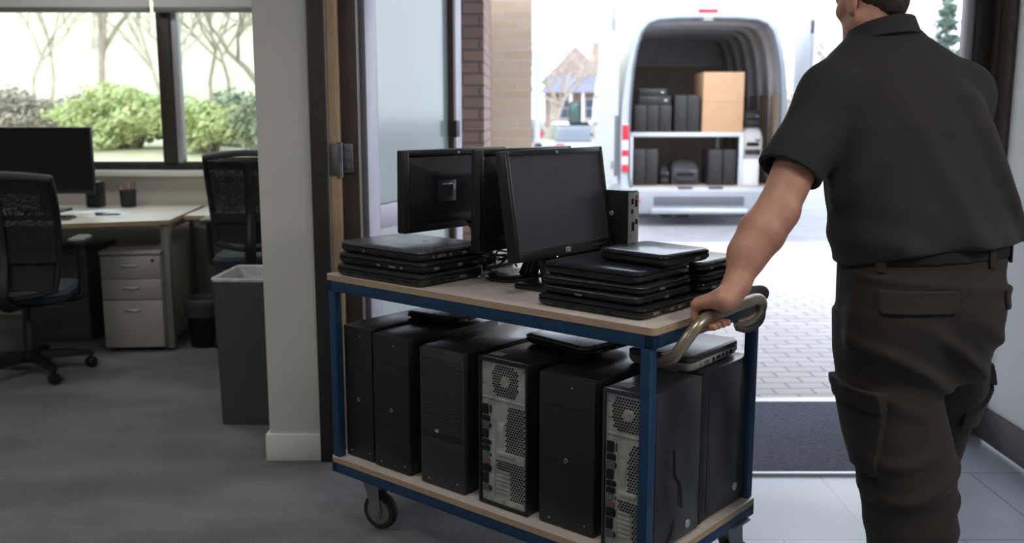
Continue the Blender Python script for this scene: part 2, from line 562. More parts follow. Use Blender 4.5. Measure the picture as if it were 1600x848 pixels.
# entrance mat in its metal edge
em = thing('entrance_mat', 'dark grey ribbed entrance mat inside the doorway', 'mat', (0.95, 4.05, 0))
g = MB().box(-0.80, 0.78, -0.46, 0.46, 0.0005, 0.008)
for k in range(46):
    y = -0.455 + k * 0.02
    g.box(-0.80, 0.78, y, y + 0.011, 0.008, 0.0115)
g.build('mat_surface', M_mat, em, smooth=False)
MB().box(-0.82, 0.80, -0.485, -0.46, 0.0005, 0.011, 0.003).build('edge_strip', M_alu, em)
MB().box(-0.82, 0.80, 0.46, 0.53, 0.0005, 0.012, 0.004).build('edge_strip', M_alu, em)

# ------------------------------------------------------------------ trolley
B0 = Vector((0.348, 2.286, 0))
YAW = 0.7023
EU = Vector((-math.cos(YAW), math.sin(YAW), 0))
EV = Vector((math.sin(YAW), math.cos(YAW), 0))
def T(u, v, z=0.0):
    p = B0 + EU * u + EV * v
    return (p.x, p.y, z)
TL, TW = 1.26, 0.60
ZB, ZT = 0.258, 0.880       # tops of the two boards

M_blue = mat('blue_enamel', '163a5c', 0.42, 0.0, var=0.14, vs=9, bump=0.05, bs=60, spec=0.5)
M_board = mat('laminated_board', 'b9b2aa', 0.24, var=0.10, vs=5, rvar=0.10, bump=0.03, bs=40)
M_ply = mat('plywood_edge', 'a8917a', 0.65, var=0.18, vs=10, stretch=(1, 1, 40))
M_rubber = mat('black_rubber', '26262a', 0.7, var=0.1, vs=20)
M_grub = mat('grey_rubber', '5c5a5a', 0.6, var=0.15, vs=16)
M_zinc = mat('zinc_steel', '9a9aa0', 0.4, 0.75, var=0.1, vs=25)
M_bronze = mat('worn_bronze_tube', '9a8f7e', 0.33, 0.6, var=0.25, vs=14, rvar=0.1)

# local frame of the trolley: x runs from the handle end (x=0) to the far end, mirrored so that y goes away from the viewer
TROT = math.pi - YAW        # local x -> EU ; local y must be EV, so use a left-handed pair through negative y
def L(u, v, z=0.0):
    return (u, -v, z)
tro = thing('platform_trolley', 'blue framed two deck platform trolley with pale boards loaded with old computers', 'trolley', tuple(B0), TROT)
def tb(m, u0, u1, v0, v1, z0, z1, b=0.0):
    return m.box(u0, u1, -v1, -v0, z0, z1, b)
def board(name, z):
    m = MB()
    r_ = 0.018
    m.mi = 1
    m.M = TR(TL / 2, -TW / 2, 0)
    m.rr([(z - 0.020, TL, TW, r_), (z - 0.001, TL, TW, r_)], 4, True, False)
    m.mi = 0
    m.rr([(z - 0.001, TL, TW, r_), (z, TL - 0.003, TW - 0.003, r_)], 4, False, True)
    return m.build(name, [M_board, M_ply], tro)
board('top_deck', ZT)
board('lower_deck', ZB)
for z in (ZT - 0.020, ZB - 0.020):
    for args in ((0.004, TL - 0.004, 0.003, 0.030), (0.004, TL - 0.004, TW - 0.030, TW - 0.003), (0.004, 0.031, 0.003, TW - 0.003), (TL - 0.031, TL - 0.004, 0.003, TW - 0.003)):
        m = MB()
        tb(m, *args, z - 0.036, z, 0.002)
        m.build('frame_rail', M_blue, tro)
for u in (0.012, TL - 0.042):
    for v in (0.004, TW - 0.034):
        m = MB()
        tb(m, u, u + 0.030, v, v + 0.030, ZB - 0.02, ZT - 0.022, 0.002)
        m.build('leg', M_blue, tro)
# tubular push handle with its worn grip end
hp = [(0.02, 0.07, 0.785), (-0.02, 0.055, 0.80), (-0.045, 0.06, 0.835), (-0.062, 0.075, 0.868), (-0.070, 0.105, 0.890), (-0.070, 0.15, 0.898), (-0.068, 0.25, 0.899), (-0.064, 0.36, 0.900), (-0.058, 0.43, 0.897), (-0.050, 0.475, 0.880), (-0.040, 0.487, 0.850), (-0.020, 0.47, 0.825), (0.02, 0.455, 0.812)]
def smooth_path(pts, k=4):
    out = []
    P = [Vector(p) for p in pts]
    for i in range(len(P) - 1):
        a, b, c, d = P[max(i - 1, 0)], P[i], P[i + 1], P[min(i + 2, len(P) - 1)]
        for j in range(k):
            t = j / k
            out.append(0.5 * ((2 * b) + (c - a) * t + (2 * a - 5 * b + 4 * c - d) * t * t + (3 * b - a - 3 * c + d) * t ** 3))
    out.append(P[-1])
    return out
MB().tube(smooth_path([L(*p) for p in hp]), 0.0155, 14).build('push_handle', M_bronze, tro)
cap = MB()
cap.tube(smooth_path([L(0.035, 0.44, 0.888), L(0.012, 0.465, 0.893), L(-0.005, 0.50, 0.895), L(-0.016, 0.53, 0.893), L(-0.018, 0.548, 0.890)]), [0.010, 0.012, 0.014, 0.016, 0.017, 0.018, 0.019, 0.020, 0.021, 0.022, 0.022, 0.023, 0.023, 0.023, 0.023, 0.022, 0.019], 12)
cap.build('corner_sleeve', M_grub, tro)
cab = MB()
cab.tube(smooth_path([L(-0.01, 0.52, 0.885), L(-0.035, 0.51, 0.86), L(-0.035, 0.50, 0.82), L(-0.015, 0.47, 0.80), L(0.01, 0.45, 0.805)]), 0.011, 10)
cab.build('strap', M_grub, tro)
# castors
def castor(u, v, a):
    m = MB()
    m.M = TR(u, -v, 0)
    m.box(-0.05, 0.05, -0.045, 0.045, 0.196, 0.203, 0.002)
    c = m.build('castor', M_zinc, tro)
    rot = TR(u, -v, 0) @ RZ(a)
    w_ = MB()
    w_.M = rot @ TR(-0.03, 0, 0.0635) @ RX(PI / 2)
    w_.lathe([(0.030, -0.014), (0.046, -0.017), (0.0585, -0.018), (0.0625, -0.012), (0.0635, 0.0), (0.0625, 0.012), (0.0585, 0.018), (0.046, 0.017), (0.030, 0.014)], 28)
    w_.build('wheel', M_rubber, c)
    hbm = MB()
    hbm.M = rot @ TR(-0.03, 0, 0.0635) @ RX(PI / 2)
    hbm.lathe([(0.0, -0.019), (0.034, -0.0195), (0.044, -0.0178), (0.044, 0.0178), (0.034, 0.0195), (0.0, 0.019)], 24, False, False)
    hbm.build('hub', mat('hub_grey', '6d6b66', 0.6), c)
    fk = MB()
    fk.M = rot
    for s in (-1, 1):
        y0, y1 = (0.022, 0.026) if s > 0 else (-0.026, -0.022)
        vs = [(-0.048, y, 0.052) for y in (y0, y1)]
        pr = [(-0.046, 0.055), (-0.03, 0.046), (-0.014, 0.055), (0.032, 0.185), (0.03, 0.196), (-0.034, 0.196), (-0.036, 0.15)]
        n = len(pr)
        V = [(x, y0, z) for x, z in pr] + [(x, y1, z) for x, z in pr]
        fk.add(V, [tuple(range(n)), tuple(range(2 * n - 1, n - 1, -1))] + [(k, n + k, n + (k + 1) % n, (k + 1) % n) for k in range(n)])
    fk.box(-0.034, 0.034, -0.026, 0.026, 0.188, 0.197)
    fk.tube([(-0.03, -0.03, 0.0635), (-0.03, 0.03, 0.0635)], 0.007, 10)
    fk.build('fork', M_zinc, c, smooth=True)
    return c
for u, v, a in ((1.16, 0.10, R(12)), (1.16, 0.50, R(150)), (0.10, 0.10, R(30)), (0.045, 0.515, R(75))):
    castor(u, v, a)

# ------------------------------------------------------------------ computer towers on the lower deck
M_case = mat('black_case_steel', '1b1b1e', 0.34, 0.1, var=0.25, vs=6, rvar=0.12, bump=0.02, bs=120)
M_case2 = mat('charcoal_case_steel', '34363d', 0.30, 0.25, var=0.12, vs=5, rvar=0.02)  # light reflected on the bare side is put into this paler, bluer grey
M_bezel = mat('black_plastic', '18181a', 0.5, var=0.25, vs=10, bump=0.05, bs=300)
M_bezel2 = mat('ribbed_charcoal_plastic', '2e2d2d', 0.5, var=0.2, vs=10, bump=0.1, bs=90, stretch=(0.3, 1, 6))
M_hole = mat('vent_hole_black', '060606', 0.9, var=0.3, vs=30)
M_rear = mat('galvanised_plate', 'a9a8a6', 0.5, 0.35, var=0.3, vs=14, rvar=0.15)
M_silver = mat('bright_mark', 'c9c9cc', 0.35, 0.6, var=0.1, vs=30)
M_sticker = mat('scuffed_sticker', '8f8d8a', 0.6, var=0.3, vs=40)
M_grn = mat('green_port', '4a6a60', 0.5, var=0.1, vs=30)
M_red = mat('red_port', '6a4a4a', 0.5, var=0.1, vs=30)
M_bluep = mat('blue_port', '474c58', 0.5, var=0.1, vs=30)

def tower(name, label, loc, rz, w_, d_, h_, kind, group, case=None, plinth=0.0):
    """origin at the front bottom edge; x right, y back; kind: 'front' panel, 'ribbed' front panel, 'rear' plate, 'side'"""
    t = thing(name, label, 'computer', loc, rz, group)
    case = case or M_case
    MB().box(0, w_, 0.012, d_, 0.006, h_, 0.004).build('case', case, t)
    sp = MB()
    sp.box(w_ - 0.001, w_ + 0.002, 0.03, d_ - 0.012, 0.018, h_ - 0.012, 0.001)
    sp.build('side_panel', case, t)
    ft = MB()
    for x in (0.02, w_ - 0.035):
        for y in (0.03, d_ - 0.06):
            ft.box(x, x + 0.016, y, y + 0.03, 0.0, 0.007)
    ft.each('foot_pad', M_rubber, t, smooth=False)
    if kind in ('front', 'ribbed'):
        bz = M_bezel2 if kind == 'ribbed' else M_bezel
        f = MB().box(0.001, w_ - 0.001, -0.006, 0.013, 0.003, h_ - 0.001, 0.005)
        if kind == 'ribbed':
            f.box(0.012, w_ - 0.012, -0.010, -0.004, h_ * 0.40, h_ - 0.02, 0.003)
            for k in range(22):
                z = h_ * 0.43 + k * (h_ * 0.52 / 22)
                f.box(0.016, w_ - 0.016, -0.0116, -0.0095, z, z + 0.0045)
        f.build('front_panel', bz, t)
        if kind == 'ribbed':
            m = MB()
            m.box(0.014, w_ - 0.012, -0.0085, -0.005, h_ * 0.365, h_ * 0.395, 0.0015)
            m.build('drive_flap', M_bezel, t)
            m = MB()
            m.box(w_ * 0.38, w_ * 0.45, -0.0125, -0.0095, h_ * 0.405, h_ * 0.43, 0.0015)
            m.build('badge', M_silver, t)
        else:
            m = MB()
            m.box(0.012, w_ - 0.012, -0.0075, -0.005, h_ * 0.44, h_ * 0.443)
            m.box(0.012, w_ - 0.012, -0.0075, -0.005, h_ * 0.80, h_ * 0.802)
            m.each('panel_seam', M_hole, t, smooth=False)
        m = MB()
        m.M = TR(w_ * 0.5, -0.006, h_ * 0.455) @ RX(PI / 2)
        m.lathe([(0.0045, 0.0005), (0.0048, 0.0016), (0.0062, 0.0016), (0.0066, 0.0)], 16, False, False)
        m.build('power_button', M_sticker if kind == 'front' else M_bezel, t)
        m = MB()
        for x, z in ((w_ * 0.84, 0.03), (w_ * 0.2, 0.022), (w_ * 0.6, h_ - 0.03)):
            m.ball((x, -0.0065, z), 0.0026, 0.0012, 0.0026, 8, 5)
        m.each('rivet_mark', M_silver, t)
    elif kind == 'rear':
        rim = MB()
        rim.box(0, 0.008, -0.004, 0.014, 0.003, h_, 0.002)
        rim.box(w_ - 0.008, w_, -0.004, 0.014, 0.003, h_, 0.002)
        rim.box(0.008, w_ - 0.008, -0.004, 0.014, h_ - 0.010, h_, 0.002)
        rim.box(0.008, w_ - 0.008, -0.004, 0.014, 0.003, 0.012, 0.002)
        rim.build('case_rim', case, t)
        pl = MB().box(0.007, w_ - 0.007, 0.004, 0.014, 0.011, h_ - 0.009)
        # pressed ribs and slot covers
        pl.box(0.010, w_ - 0.010, 0.0015, 0.006, h_ - 0.122, h_ - 0.116, 0.0012)
        for k in range(6):
            z = 0.045 + k * 0.0125
            pl.box(w_ * 0.34, w_ * 0.62, 0.0012, 0.006, z, z + 0.007, 0.001)
        pl.box(w_ * 0.30, w_ * 0.325, 0.0012, 0.006, 0.03, h_ - 0.14, 0.001)
        pl.box(w_ * 0.36, w_ * 0.50, 0.001, 0.006, h_ * 0.42, h_ * 0.58, 0.002)
        pl.box(w_ * 0.36, w_ * 0.72, 0.001, 0.006, h_ * 0.355, h_ * 0.385, 0.002)
        pl.build('rear_plate', M_rear, t)
        def hexes(nm, cells, r_):
            m = MB()
            for x, z in cells:
                vs = [(x + r_ * math.cos(R(60 * k + 30)), 0.0033, z + r_ * math.sin(R(60 * k + 30))) for k in range(6)] + [(x + r_ * math.cos(R(60 * k + 30)), 0.0052, z + r_ * math.sin(R(60 * k + 30))) for k in range(6)]
                m.add(vs, [(0, 1, 2, 3, 4, 5)] + [(k, 6 + k, 6 + (k + 1) % 6, (k + 1) % 6) for k in range(6)])
            return m.build(nm, M_hole, t, smooth=False)
        p = 0.0088
        def grid(x0, x1, z0, z1, test):
            out = []
            for j in range(int((z1 - z0) / (p * 0.87)) + 1):
                z = z0 + j * p * 0.87
                for i in range(int((x1 - x0) / p) + 1):
                    x = x0 + i * p + (p / 2 if j % 2 else 0)
                    if x <= x1 and test(x, z): out.append((x, z))
            return out
        fx, fz, fr = w_ * 0.53, h_ - 0.063, 0.049
        def rounded(x, z):
            dx, dz = abs(x - fx), abs(z - fz)
            return (dx ** 3.2 + dz ** 3.2) ** (1 / 3.2) < fr and math.hypot(dx, dz) > 0.018
        hexes('fan_grille', grid(fx - 0.06, fx + 0.06, fz - 0.05, fz + 0.05, rounded), 0.0037)
        hubm = MB()
        hubm.M = TR(fx, 0.004, fz) @ RX(PI / 2)
        hubm.lathe([(0.0175, 0.0), (0.0165, 0.0022), (0.0, 0.0028)], 20, False, False)
        hubm.build('fan_hub', M_sticker, t)
        hexes('side_vent', grid(w_ * 0.55, w_ - 0.014, h_ * 0.40, h_ - 0.135, lambda x, z: x > w_ * 0.52 + 0.25 * max(0, (z - h_ * 0.55))), 0.0037)
        hexes('lower_vent', grid(w_ * 0.36, w_ - 0.014, 0.035, h_ * 0.335, lambda x, z: x > w_ * 0.64 or z > h_ * 0.25), 0.0036)
        po = MB()
        zz = h_ - 0.14
        k = 0
        for hh, mi in ((0.030, 0), (0.016, 0), (0.016, 3), (0.026, 0), (0.014, 0), (0.014, 0), (0.014, 2), (0.014, 1), (0.022, 0), (0.030, 0), (0.018, 3)):
            po.mi = mi
            po.box(0.013, 0.013 + (0.026 if k % 3 else 0.020), -0.002, 0.006, zz - hh, zz, 0.0015)
            if k % 2 == 0:
                po.mi = 0
                po.box(0.040, 0.044, 0.0, 0.006, zz - hh * 0.8, zz - 0.002, 0.0005)
            zz -= hh + 0.005
            k += 1
        po.each('port', [M_hole, M_red, M_grn, M_bluep], t)
        sc = MB()
        for x, z in ((0.016, h_ - 0.03), (0.018, h_ - 0.075), (w_ - 0.018, h_ - 0.02), (w_ - 0.016, 0.03), (w_ * 0.5, 0.022)):
            sc.ball((x, 0.003, z), 0.0045, 0.002, 0.0045, 8, 5)
        sc.each('small_bolt', M_zinc, t)
        st = MB().box(0.012, 0.055, 0.035, 0.065, h_ - 0.0005, h_ + 0.0006)
        st.build('sticker', M_sticker, t, smooth=False)
    if kind == 'side':
        m = MB().box(0.0, w_, -0.008, 0.013, 0.003, h_, 0.003)
        m.build('front_panel', M_bezel, t)
    return t

GT = 'old computer towers standing on the lower deck of the trolley'
TR_ = -YAW
def tw(u, v, label, w_, d_, h_, kind, case=None, name='computer_tower'):
    return tower(name, label, T(u, v, ZB), TR_, w_, d_, h_, kind, GT, case)
tw(1.222, 0.046, 'plain black computer tower at the end of the lower deck next to the white partition', 0.138, 0.40, 0.452, 'front')
tw(1.074, 0.040, 'plain black computer tower second in the row, next to the ribbed charcoal one', 0.168, 0.42, 0.446, 'front')
tw(0.857, 0.038, 'charcoal computer tower with ribbed front panel and small bright badge', 0.188, 0.44, 0.438, 'ribbed', M_case)
tw(0.612, 0.036, 'computer tower turned back to front, silver rear plate between two black towers', 0.184, 0.44, 0.446, 'rear')
tw(0.393, 0.046, 'smooth black computer tower with round power button between the two silver rear plates', 0.192, 0.43, 0.440, 'front')
t6 = tw(0.160, 0.018, 'computer tower with silver rear plate standing behind the handle end leg of the trolley', 0.142, 0.262, 0.440, 'rear', M_case2)
t7 = tw(0.105, 0.305, 'slim charcoal computer tower with wide bare side at the far corner of the lower deck', 0.078, 0.272, 0.440, 'side', M_case2)
m = MB()
m.M = TR(0.0805, 0.20, 0.055) @ RZ(PI / 2) @ RX(PI / 2)
m.lathe([(0.013, 0.0), (0.012, 0.0015), (0.0, 0.002)], 18, False, False)
m.build('badge', M_silver, t7)
m = MB()
m.M = TR(0.1445, 0.20, 0.04) @ RZ(PI / 2) @ RX(PI / 2)
m.lathe([(0.012, 0.0), (0.011, 0.0015), (0.0, 0.002)], 18, False, False)
m.build('badge', M_silver, t6)
m = MB().tube(smooth_path([(0.146, 0.12, 0.27), (0.148, 0.125, 0.20), (0.148, 0.15, 0.17), (0.148, 0.16, 0.10)]), 0.003, 6)
m.build('loose_wire', M_rubber, t6)

# flat machines and cables lying on top of the towers
M_lap = mat('laptop_black', '1d1d1f', 0.34, 0.05, var=0.3, vs=10, rvar=0.12)
M_lap2 = mat('laptop_grey', '5c5c60', 0.26, 0.4, var=0.08, vs=5, rvar=0.03)  # grey lightened to paint in the sheen on the lids
M_lap3 = mat('laptop_brownish_black', '2b2927', 0.36, 0.1, var=0.3, vs=12, rvar=0.1)
M_lap4 = mat('laptop_blue_black', '25272e', 0.2, 0.3, var=0.2, vs=6, rvar=0.08)
M_port = mat('port_metal', '8a8784', 0.45, 0.5, var=0.3, vs=60)

def laptop(label, loc, rz, w_, d_, h_, group, mlid, mbase, seed, tilt=None, name='laptop', logo=False, edge=None):
    """closed laptop; origin at the centre of its underside; x along the width, hinge at +y"""
    rnd = random.Random(seed)
    t = thing(name, label, 'laptop', loc, rz, group, rot=tilt)
    hb = h_ * 0.60
    MB().rr([(0.0, w_ - 0.030, d_ - 0.026, 0.018), (0.004, w_ - 0.012, d_ - 0.010, 0.022), (hb * 0.55, w_, d_, 0.022), (hb, w_, d_, 0.020)], 6).build('base', mbase, t)
    MB().rr([(hb + 0.0018, w_ - 0.004, d_ - 0.004, 0.020), (hb + 0.004, w_, d_, 0.021), (h_ - 0.004, w_ - 0.002, d_ - 0.002, 0.021), (h_ - 0.0008, w_ - 0.012, d_ - 0.012, 0.020), (h_, w_ - 0.022, d_ - 0.022, 0.018)], 6).build('lid', mlid, t)
    MB().rr([(hb - 0.001, w_ - 0.008, d_ - 0.008, 0.018), (hb + 0.0025, w_ - 0.008, d_ - 0.008, 0.018)], 4).build('seam', edge or M_hole, t)
    hg = MB()
    for s in (-1, 1):
        hg.tube([(s * w_ * 0.30 - 0.03, d_ / 2 - 0.004, hb), (s * w_ * 0.30 + 0.03, d_ / 2 - 0.004, hb)], 0.006, 10)
    hg.build('hinge', mbase, t)
    # sockets along both short ends and the long front edge
    po, pm = MB(), MB()
    for s in (-1, 1):
        y = -d_ / 2 + 0.05
        while y < d_ / 2 - 0.04:
            L_ = rnd.uniform(0.008, 0.028)
            q = po if rnd.random() < 0.55 else pm
            x = s * (w_ / 2)
            q.box(min(x - 0.004, x + s * 0.0012), max(x - 0.004, x + s * 0.0012), y, y + L_, hb * 0.42, hb * 0.80)
            y += L_ + rnd.uniform(0.006, 0.03)
    x = -w_ / 2 + 0.06
    while x < w_ / 2 - 0.05:
        L_ = rnd.uniform(0.006, 0.03)
        q = po if rnd.random() < 0.7 else pm
        q.box(x, x + L_, -d_ / 2 - 0.0010, -d_ / 2 + 0.004, hb * 0.45, hb * 0.72)
        x += L_ + rnd.uniform(0.02, 0.07)
    if po.v: po.each('socket', M_hole, t, smooth=False)
    if pm.v: pm.each('metal_socket', M_port, t, smooth=False)
    if logo:
        m = MB()
        m.M = TR(logo[0], logo[1], h_)
        m.lathe([(0.011, 0.0), (0.010, 0.0006), (0.0, 0.0008)], 18, False, False)
        m.build('lid_mark', M_silver, t)
    return t

GL = 'closed laptops in the pile at the far end of the trolley'
z = ZT
for i, (u, v, w_, d_, h_, dr, ml, mb_, lab) in enumerate((
    (1.015, 0.150, 0.392, 0.292, 0.040, 0.0, M_lap3, M_lap3, 'brownish black laptop at the bottom of the three laptop pile beside the dark jamb'),
    (1.008, 0.148, 0.384, 0.286, 0.037, 1.2, M_lap3, M_lap, 'black laptop in the middle of the three laptop pile beside the dark jamb'),
    (1.000, 0.146, 0.378, 0.284, 0.036, -1.0, M_lap2, M_lap3, 'grey lidded laptop with pale lid mark on top of the three laptop pile'))):
    laptop(lab, T(u, v, z), TR_ + R(dr), w_, d_, h_, GL, ml, mb_, 10 + i, logo=(0.03, 0.03) if i == 2 else False)
    z += h_ + 0.0006
GR = 'closed laptops in the pile at the handle end of the trolley'
z = ZT
for i, (u, v, w_, d_, h_, dr, ml, mb_, lab) in enumerate((
    (0.235, 0.190, 0.345, 0.295, 0.033, 0.0, M_lap4, M_lap, 'black laptop at the bottom of the pile nearest the handle, wider than those above'),
    (0.238, 0.186, 0.318, 0.268, 0.026, -1.5, M_lap, M_lap, 'black laptop with scuffed pale edge, second from the bottom of the pile nearest the handle'),
    (0.236, 0.184, 0.322, 0.262, 0.025, 1.2, M_lap3, M_lap, 'black laptop third from the bottom of the pile nearest the handle'),
    (0.240, 0.186, 0.312, 0.262, 0.036, -0.6, M_lap4, M_lap, 'thick blue black laptop directly under the small chunky laptop'))):
    laptop(lab, T(u, v, z), TR_ + R(dr), w_, d_, h_, GR, ml, mb_, 30 + i, edge=M_port if i == 1 else None)
    z += h_ + 0.0006
laptop('small chunky laptop with worn bluish lid on top of the pile nearest the handle', T(0.168, 0.262, z), TR_ - R(6), 0.228, 0.215, 0.034, GR, M_lap4, M_lap, 50)
G2 = 'slim laptops in the pile behind the pile nearest the handle'
z = ZT
for i, (h_, ml, lab) in enumerate(((0.028, M_lap, 'black slim laptop at the bottom of the rear pile by the hand'), (0.027, M_lap4, 'slim laptop second from the bottom of the rear pile by the hand'), (0.027, M_lap, 'slim black laptop third from the bottom of the rear pile by the hand'), (0.030, M_lap2, 'slim laptop with pale grey lid on top of the rear pile by the hand'))):
    laptop(lab, T(0.185 + 0.004 * (i % 2), 0.462 - 0.003 * i, z), TR_ + R(1.2 * ((i * 7) % 3 - 1)), 0.25, 0.222, h_, G2, ml, M_lap, 60 + i)
    z += h_ + 0.0006

# flat machine on the towers under the top deck, by the handle
laptop('flat machine with a row of sockets lying on the slim charcoal tower', T(0.155, 0.415, ZB + 0.441), TR_ + R(2), 0.205, 0.30, 0.045, None, M_case2, M_rear, 71, name='flat_machine')
laptop('thin dark machine lying flat under the middle of the top deck', T(0.47, 0.32, ZB + 0.4468), TR_ - R(8), 0.26, 0.20, 0.03, None, M_lap2, M_lap, 72, name='flat_machine')
laptop('thin dark machine lying flat on the two plain black towers', T(1.03, 0.33, ZB + 0.4525), TR_ + R(5), 0.22, 0.17, 0.026, None, M_lap2, M_lap, 73, name='flat_machine')

# ------------------------------------------------------------------ monitors and small computer on the top deck
M_mon = mat('monitor_black_plastic', '1a1a1d', 0.38, var=0.2, vs=8, bump=0.04, bs=260)
M_scr = mat('matt_dark_screen', '3c3e44', 0.33, 0.0, var=0.08, vs=3, spec=0.6)  # base colour lightened to carry the sheen reflected by the screen
M_base = mat('stand_black_gloss', '17181b', 0.22, var=0.2, vs=7, spec=0.6)
M_pale = mat('pale_label', 'd5d5d2', 0.6, var=0.05, vs=30)

def monitor(label, loc, rz, W, H, lift, tilt, base=(0.24, 0.19), base_shape='rect', back=True, cat='monitor', group=None, base_off=(0, 0), logo=None, hole=False, neck_w=0.07):
    """origin on the deck under the screen's middle; the screen faces -y; lift is the height of its lower edge"""
    t = thing('monitor', label, cat, loc, rz, group)
    P = TR(0, 0, lift) @ RX(-tilt)
    b = 0.018
    bb = 0.030
    f = MB()
    f.M = P
    f.box(-W / 2, -W / 2 + b, -0.016, 0.022, 0, H, 0.004)
    f.box(W / 2 - b, W / 2, -0.016, 0.022, 0, H, 0.004)
    f.box(-W / 2 + b - 0.003, W / 2 - b + 0.003, -0.016, 0.022, H - b, H, 0.004)
    f.box(-W / 2 + b - 0.003, W / 2 - b + 0.003, -0.016, 0.022, 0, bb, 0.004)
    f.build('bezel', M_mon, t)
    s = MB()
    s.M = P
    s.box(-W / 2 + b - 0.002, W / 2 - b + 0.002, -0.009, 0.012, bb - 0.002, H - b + 0.002)
    s.build('screen', M_scr, t, smooth=False)
    e = MB()
    e.M = P
    for a in ((-W / 2 + b - 0.0008, -W / 2 + b + 0.0022, bb, H - b), (W / 2 - b - 0.0022, W / 2 - b + 0.0008, bb, H - b), (-W / 2 + b, W / 2 - b, bb - 0.0008, bb + 0.0022), (-W / 2 + b, W / 2 - b, H - b - 0.0022, H - b + 0.0008)):
        e.box(a[0], a[1], -0.0125, -0.008, a[2], a[3])
    e.build('screen_edge', M_lap2, t, smooth=False)
    k = MB()
    k.M = P @ RX(-PI / 2)
    # rings run away from the screen: pyramid shaped housing
    k.rr([(0.012, W - 0.036, H - 0.036, 0.008, 0, -H / 2), (0.020, W - 0.044, H - 0.044, 0.010, 0, -H / 2), (0.040, W * 0.60, H * 0.60, 0.02, 0, -H * 0.47), (0.050, W * 0.52, H * 0.50, 0.02, 0, -H * 0.46)], 5)
    k.build('back_housing', M_mon, t)
    if hole:
        hm = MB()
        hm.M = P @ TR(0.085, 0.0495, H * 0.50)
        hm.box(-0.040, 0.040, 0, 0.004, -0.034, 0.034, 0.002)
        hm.build('mount_plate', M_case2, t)
        hm = MB()
        hm.M = P @ TR(0.085, 0.0537, H * 0.50)
        hm.box(-0.022, 0.022, 0, 0.0012, -0.017, 0.017)
        hm.build('mount_opening', M_hole, t, smooth=False)
        hm = MB()
        hm.M = P @ TR(0.085, 0.0537, H * 0.50)
        hm.box(-0.032, -0.024, 0, 0.003, 0.004, 0.022, 0.001)
        hm.box(-0.020, 0.024, 0, 0.003, 0.020, 0.025, 0.001)
        hm.build('torn_tab', M_silver, t)
    # neck and foot
    n = MB()
    ox, oy = base_off
    y0 = 0.03 + 0.02
    hb = lift + H * 0.35
    n.M = I4
    if hole: hb = lift + 0.03
    n.rr([(0.012, neck_w, 0.040, 0.012, ox, oy + 0.075), (lift * 0.5, neck_w * 0.9, 0.036, 0.012, ox * 0.7, oy * 0.6 + 0.075), (lift, neck_w * 0.9, 0.034, 0.010, ox * 0.3, 0.078), (hb, neck_w, 0.030, 0.008, 0, 0.083)], 5)
    n.build('neck', M_base, t)
    c = MB()
    c.M = P
    if not hole: c.box(-0.05, 0.05, 0.045, 0.078, H * 0.26, H * 0.52, 0.006)
    if not hole: c.build('neck_mount', M_mon, t)
    q = MB()
    bw, bd = base
    if base_shape == 'oval':
        q.M = TR(ox, oy + 0.04, 0) @ Matrix.Diagonal((bw / 2, bd / 2, 1, 1))
        q.lathe([(0.96, 0.0), (1.0, 0.004), (1.0, 0.009), (0.94, 0.014), (0.4, 0.020), (0.0, 0.021)], 36, True, False)
    else:
        q.rr([(0.0, bw - 0.006, bd - 0.006, 0.02, ox, oy + 0.04), (0.003, bw, bd, 0.022, ox, oy + 0.04), (0.012, bw, bd, 0.022, ox, oy + 0.04), (0.016, bw - 0.012, bd - 0.012, 0.02, ox, oy + 0.04)], 6)
    q.build('foot', M_base, t)
    lo = MB()
    lo.M = P @ TR(0, -0.0166, bb * 0.5) @ RX(PI / 2)
    lo.rr([(0.0, 0.022, 0.014, 0.004), (0.0006, 0.022, 0.014, 0.004)], 4)
    lm = lo.build('maker_plate', M_pale, t)
    l2 = MB()
    l2.M = P @ TR(0, -0.0174, bb * 0.5) @ RX(PI / 2)
    l2.rr([(0.0, 0.018, 0.010, 0.003), (0.0004, 0.018, 0.010, 0.003)], 4)
    l2.build('plate_field', M_mon, lm)
    vs, fs = text_mb('hp', 0.010)
    l3 = MB()
    l3.M = P @ TR(0, -0.0181, bb * 0.5 + 0.0008) @ RX(PI / 2)
    l3.add(vs, fs)
    l3.build('lettering', M_pale, lm, smooth=False)
    vs, fs = text_mb('hp', 0.011)
    l4 = MB()
    l4.M = P @ TR(0, -0.0166, H - b * 0.55) @ RX(PI / 2)
    l4.add(vs, fs)
    l4.build('top_lettering', M_pale, t, smooth=False)
    if back:
        l5 = MB()
        l5.M = P @ TR(0, 0.0226, H - b * 0.55) @ RZ(PI) @ RX(PI / 2)
        l5.add(vs, fs)
        l5.build('rear_lettering', M_pale, t, smooth=False)
    bt = MB()
    bt.M = P
    for i in range(4):
        bt.box(W / 2 - 0.05 - i * 0.022, W / 2 - 0.038 - i * 0.022, -0.0172, -0.015, bb * 0.4, bb * 0.6, 0.001)
    bt.each('control_button', M_lap2, t)
    return t

# front monitor: screen normal points along -EU (towards the handle end)
RZ3 = math.atan2(-EU.y, -EU.x) + PI / 2      # local -y  ->  -EU
GM = 'flat monitors standing on the top deck of the trolley'
monitor('black flat monitor with its dark blank screen showing, above the handle end laptops', T(0.515, 0.315, ZT), RZ3, 0.475, 0.318, 0.098, R(9), base=(0.25, 0.20), group=GM, base_off=(0.0, -0.035), neck_w=0.085)
